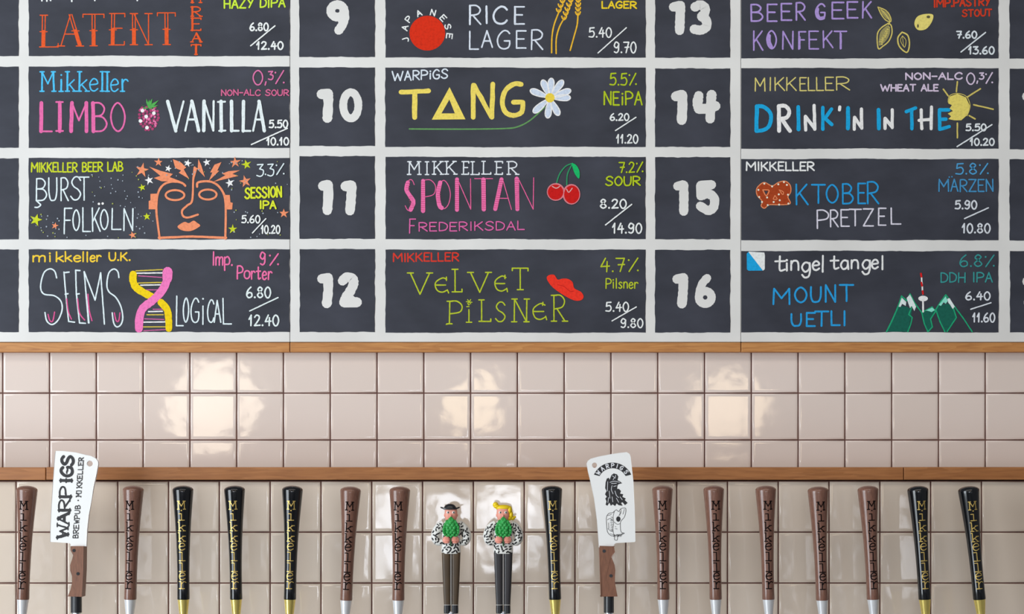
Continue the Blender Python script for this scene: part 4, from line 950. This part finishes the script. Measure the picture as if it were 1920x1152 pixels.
def figure(cxp, label, hat, M_TR):
    k = .1927; base = P(cxp, 1150, DH)
    t = thing('figurine_tap', label, 'beer tap', base, 'figurine taps in the middle')
    def q(x, y): return ((x - 290) * k * KH, (1150 - (930 + y * k)) * KH)     # local x, z from the man's crop, axis at 290
    def add(name, vf, mat, smooth=True, label=None, parent=None):
        v, f = vf; me = bpy.data.meshes.new(name); me.from_pydata([tuple(p) for p in v], [], f); me.validate(); me.update(); me.materials.append(mat)
        if smooth: me.polygons.foreach_set('use_smooth', [True] * len(me.polygons)); me.set_sharp_from_angle(angle=math.radians(45))
        o = bpy.data.objects.new(name, me); C.objects.link(o); o.parent = parent or t
        if label: o['label'] = label
        return o
    u = k * KH
    # trousers: two tapering legs
    for sg in (-1, 1):
        secs = []
        for y, inn, out in ((552, 3, 92), (580, 3, 90), (700, 4, 86), (850, 4, 80), (980, 4, 74), (1062, 4, 70)):
            x, z = q(290 + sg * (inn + out) / 2, y); secs.append((x, z, (out - inn) / 2 * u, 40 * u))
        add('trouser_leg', loft(secs[::-1], 20, 3.2), M_TR)
        secs = []
        for y, inn, out in ((1064, 4, 69), (1080, 3, 71), (1120, 3, 72), (1144, 4, 70)):
            x, z = q(290 + sg * (inn + out) / 2, y); secs.append((x, z, (out - inn) / 2 * u, 46 * u))
        add('shoe', loft(secs[::-1], 20, 3.2), M_RUBBER)
        x, z = q(290 + sg * 37, 1061); add('trouser_hem', loft([(x, z - 3 * u, 35.5 * u, 41.5 * u), (x, z + 3 * u, 35.5 * u, 41.5 * u)], 20, 3.2), M_LINE)
    z0, z1 = q(0, 1062)[1], q(0, 560)[1]
    add('trouser_seam', box(-4 * u, 4 * u, -41 * u, 10 * u, z0, z1), M_LINE, False)
    # jacket: trunk and puffed sleeves in one skin
    tr = loft([(0, q(0, y)[1], w_ * u, d_ * u) for y, w_, d_ in ((563, 92, 48), (540, 95, 52), (480, 92, 56), (420, 88, 58), (340, 92, 58), (285, 98, 54), (255, 70, 42), (240, 44, 34))], 24, 2.4)
    parts = [tr]
    for sg in (-1, 1):
        path = [(70, 275, 40), (105, 300, 46), (132, 340, 50), (148, 385, 48), (146, 425, 44), (128, 450, 38), (100, 452, 32), (78, 445, 26)]
        pl = catmull([(a, b) for a, b, _ in path], 3); rl = catmull([(c, 0) for _, _, c in path], 3)
        V = []; F = []; n = 14
        for i, ((x, y), (r_, _)) in enumerate(zip(pl, rl)):
            a = pl[max(0, i - 1)]; b = pl[min(len(pl) - 1, i + 1)]; dx, dy = b[0] - a[0], b[1] - a[1]; l = math.hypot(dx, dy); nx, ny = -dy / l, dx / l
            dep = -22 * (i / len(pl)) ** 2
            for kk in range(n):
                th = 2 * math.pi * kk / n; X, Z = q(290 + sg * (x + nx * r_ * math.cos(th)), y + ny * r_ * math.cos(th))
                V.append(Vector((X, (dep + r_ * .95 * math.sin(th)) * u, Z)))
        for i in range(len(pl) - 1):
            for kk in range(n):
                j = (kk + 1) % n; F.append((i * n + kk, i * n + j, (i + 1) * n + j, (i + 1) * n + kk))
        F.append(tuple(range(n))); F.append(tuple((len(pl) - 1) * n + kk for kk in range(n)))
        parts.append((V, F))
    jv, jf = join(*parts)
    add('jacket', (jv, jf), M_COAT)
    bv = BVHTree.FromPolygons([Vector(p) for p in jv], jf)
    rr = random.Random(5 if hat else 9); sp = ([], []); placed = []
    tries = 0
    while len(placed) < 92 and tries < 6000:
        tries += 1
        x, y = rr.uniform(108, 472), rr.uniform(255, 558)
        if any(math.hypot((x - a), (y - b)) < 21 for a, b in placed): continue
        a = rr.choice((-.5, .6, 1.2, 2.2, 2.7, 1.6)) + rr.uniform(-.3, .3); hl, hw = 14, 7
        ring = [(x + math.cos(a) * hl * c - math.sin(a) * hw * s_, y + math.sin(a) * hl * c + math.cos(a) * hw * s_) for c, s_ in ((-1, -.4), (-.8, -1), (.8, -1), (1, -.4), (1, .4), (.8, 1), (-.8, 1), (-1, .4))]
        hits = []
        for px_, py_ in ring + [(x, y)]:
            X, Z = q(px_, py_); h = bv.ray_cast(Vector((X, -.1, Z)), Vector((0, 1, 0)))
            if h[0] is None: break
            hits.append(h[0] - Vector((0, .00035, 0)))
        if len(hits) < 9: continue
        ys = [h.y for h in hits]
        if max(ys) - min(ys) > .005: continue
        b = len(sp[0]); sp[0].extend(hits); sp[1].extend([(b + i, b + (i + 1) % 8, b + 8) for i in range(8)]); placed.append((x, y))
    add('jacket_speckles', sp, M_SPOT, False)
    # head with simple face
    cx_, cz_ = q(288, 185)
    hd = loft([(cx_, q(0, y)[1], w_ * u, d_ * u) for y, w_, d_ in ((262, 30, 26), (245, 44, 34), (225, 56, 42), (195, 62, 48), (160, 62, 48), (135, 60, 46), (118, 50, 38))], 20, 2.6)
    nx_, nz_ = q(288, 196); hd = join(hd, sphere((nx_, -52 * u, nz_), (11 * u, 14 * u, 15 * u), 10, 6))
    for sg in (-1, 1): 
        ex, ez = q(288 + sg * 62, 190); hd = join(hd, sphere((ex, -4 * u, ez), (7 * u, 10 * u, 15 * u), 10, 6))
    head = add('head', hd, M_SKIN)
    for sg in (-1, 1):
        ex, ez = q(288 + sg * 27, 162)
        add('eye', sphere((ex, -45 * u, ez), (15 * u, 5 * u, 12 * u), 12, 8), M_COAT, parent=head, label='white eye')
        add('pupil', sphere((ex + 2 * u, -50 * u, ez), (6 * u, 3 * u, 9 * u), 10, 6), M_SPOT, parent=head)
    mx_, mz_ = q(288, 222); add('mouth', sphere((mx_, -44 * u, mz_), (16 * u, 5 * u, 3.5 * u), 10, 6), plain('mouth_red', lin(150, 60, 60), .5), parent=head)
    if hat:
        brim = []
        V = []; F = []; n = 24
        for ring, (a, b, dz) in enumerate(((58, 44, 6), (92, 58, 7), (96, 59, -6), (60, 44, -9))):
            for kk in range(n):
                th = 2 * math.pi * kk / n; up = 16 * abs(math.cos(th)) ** 3 * (1 if ring in (1, 2) else .15)
                x, z = q(280 + a * math.cos(th), 128); V.append(Vector((x, b * u * math.sin(th), z + (dz + up) * u)))
        for r_ in range(3):
            for kk in range(n): j = (kk + 1) % n; F.append((r_ * n + kk, r_ * n + j, (r_ + 1) * n + j, (r_ + 1) * n + kk))
        F += [(3 * n + kk, 3 * n + (kk + 1) % n, (kk + 1) % n, kk) for kk in range(n)]
        hx, _ = q(280, 0)
        crown = loft([(hx, q(0, y)[1], w_ * u, d_ * u) for y, w_, d_ in ((132, 64, 50), (110, 58, 46), (92, 44, 36), (82, 26, 22), (79, 8, 8))], 20, 2.2)
        add('hat', join((V, F), crown), M_RUBBER, label='black brimmed hat')
    else:
        hair = []
        for x, y, a, b, d_ in ((292, 118, 80, 30, 50), (215, 86, 28, 24, 30), (228, 104, 36, 20, 36), (352, 142, 26, 44, 42), (366, 190, 22, 42, 36), (382, 220, 22, 20, 26), (350, 222, 26, 22, 28), (402, 208, 14, 12, 14)):
            X, Z = q(x, y); hair.append(sphere((X, 4 * u, Z), (a * u, d_ * u, b * u)))
        add('hair', join(*hair), M_YEL, label='wavy yellow hair')
    # hop cone of overlapping scales, stem and hands
    sc_ = []
    X, Z = q(292, 305); sc_.append(sphere((X, -70 * u, Z), (64 * u, 36 * u, 82 * u)))
    for row, (y, hw, n) in enumerate(((232, 20, 2), (252, 38, 3), (275, 52, 4), (300, 62, 5), (325, 66, 4), (348, 64, 5), (368, 54, 4), (382, 34, 3))):
        for i in range(n):
            f_ = (i - (n - 1) / 2) / max(1, (n - 1) / 2)
            x_, z_ = q(292 + f_ * hw, y); dd = -72 - 30 * math.sqrt(max(0, 1 - (f_ * .9) ** 2)) * math.sqrt(max(.15, 1 - ((y - 305) / 95) ** 2))
            s_ = sphere((0, 0, 0), (17 * u, 6.5 * u, 24 * u), 10, 6); rz = -f_ * .35
            M3 = Matrix.Rotation(rz * .9, 3, 'Y') @ Matrix.Rotation(-.35, 3, 'X')
            sc_.append(([M3 @ p + Vector((x_, dd * u, z_)) for p in s_[0]], s_[1]))
    X, Z = q(291, 222); sc_.append(sphere((X, -72 * u, Z), (13 * u, 12 * u, 22 * u), 10, 6))
    add('hop_cone', join(*sc_), M_HOP)
    X, Z = q(290, 0); add('hop_stem', cyl((X, -66 * u, q(0, 490)[1]), (X, -80 * u, q(0, 380)[1]), 6 * u, 8 * u, 10), M_HOPD)
    for sg in (-1, 1):
        hs = []
        X, Z = q(290 + sg * 48, 428); hs.append(sphere((X, -64 * u, Z), (34 * u, 18 * u, 36 * u)))
        for i in range(4):
            X, Z = q(290 + sg * (34 - (i == 0 or i == 3) * -4), 402 + i * 17); hs.append(sphere((X, -80 * u, Z), ((27, 30, 29, 24)[i] * u, 11 * u, 9 * u), 12, 8))
        X, Z = q(290 + sg * 42, 392); hs.append(sphere((X, -78 * u, Z), (11 * u, 10 * u, 19 * u), 10, 8))
        add('hand', join(*hs), M_SKIN)
    o = add('sleeve', cyl((0, 0, -.018), (0, 0, .003), .008), M_CHROME)
    for nm in ('faucet_body', 'shank', 'spout'):
        o = bpy.data.objects.new(nm, meshes[nm]); C.objects.link(o); o.parent = t; o.location = (0, 0, P(0, 1124, DH).z - base.z)
    return t
figure(790 + 290 * .1927, 'beer tap figurine with black hat and brown trousers holding a green hop cone', True, M_BRT)
figure(790 + 797 * .1927, 'beer tap figurine with yellow hair and charcoal trousers holding a green hop cone', False, M_BKT)
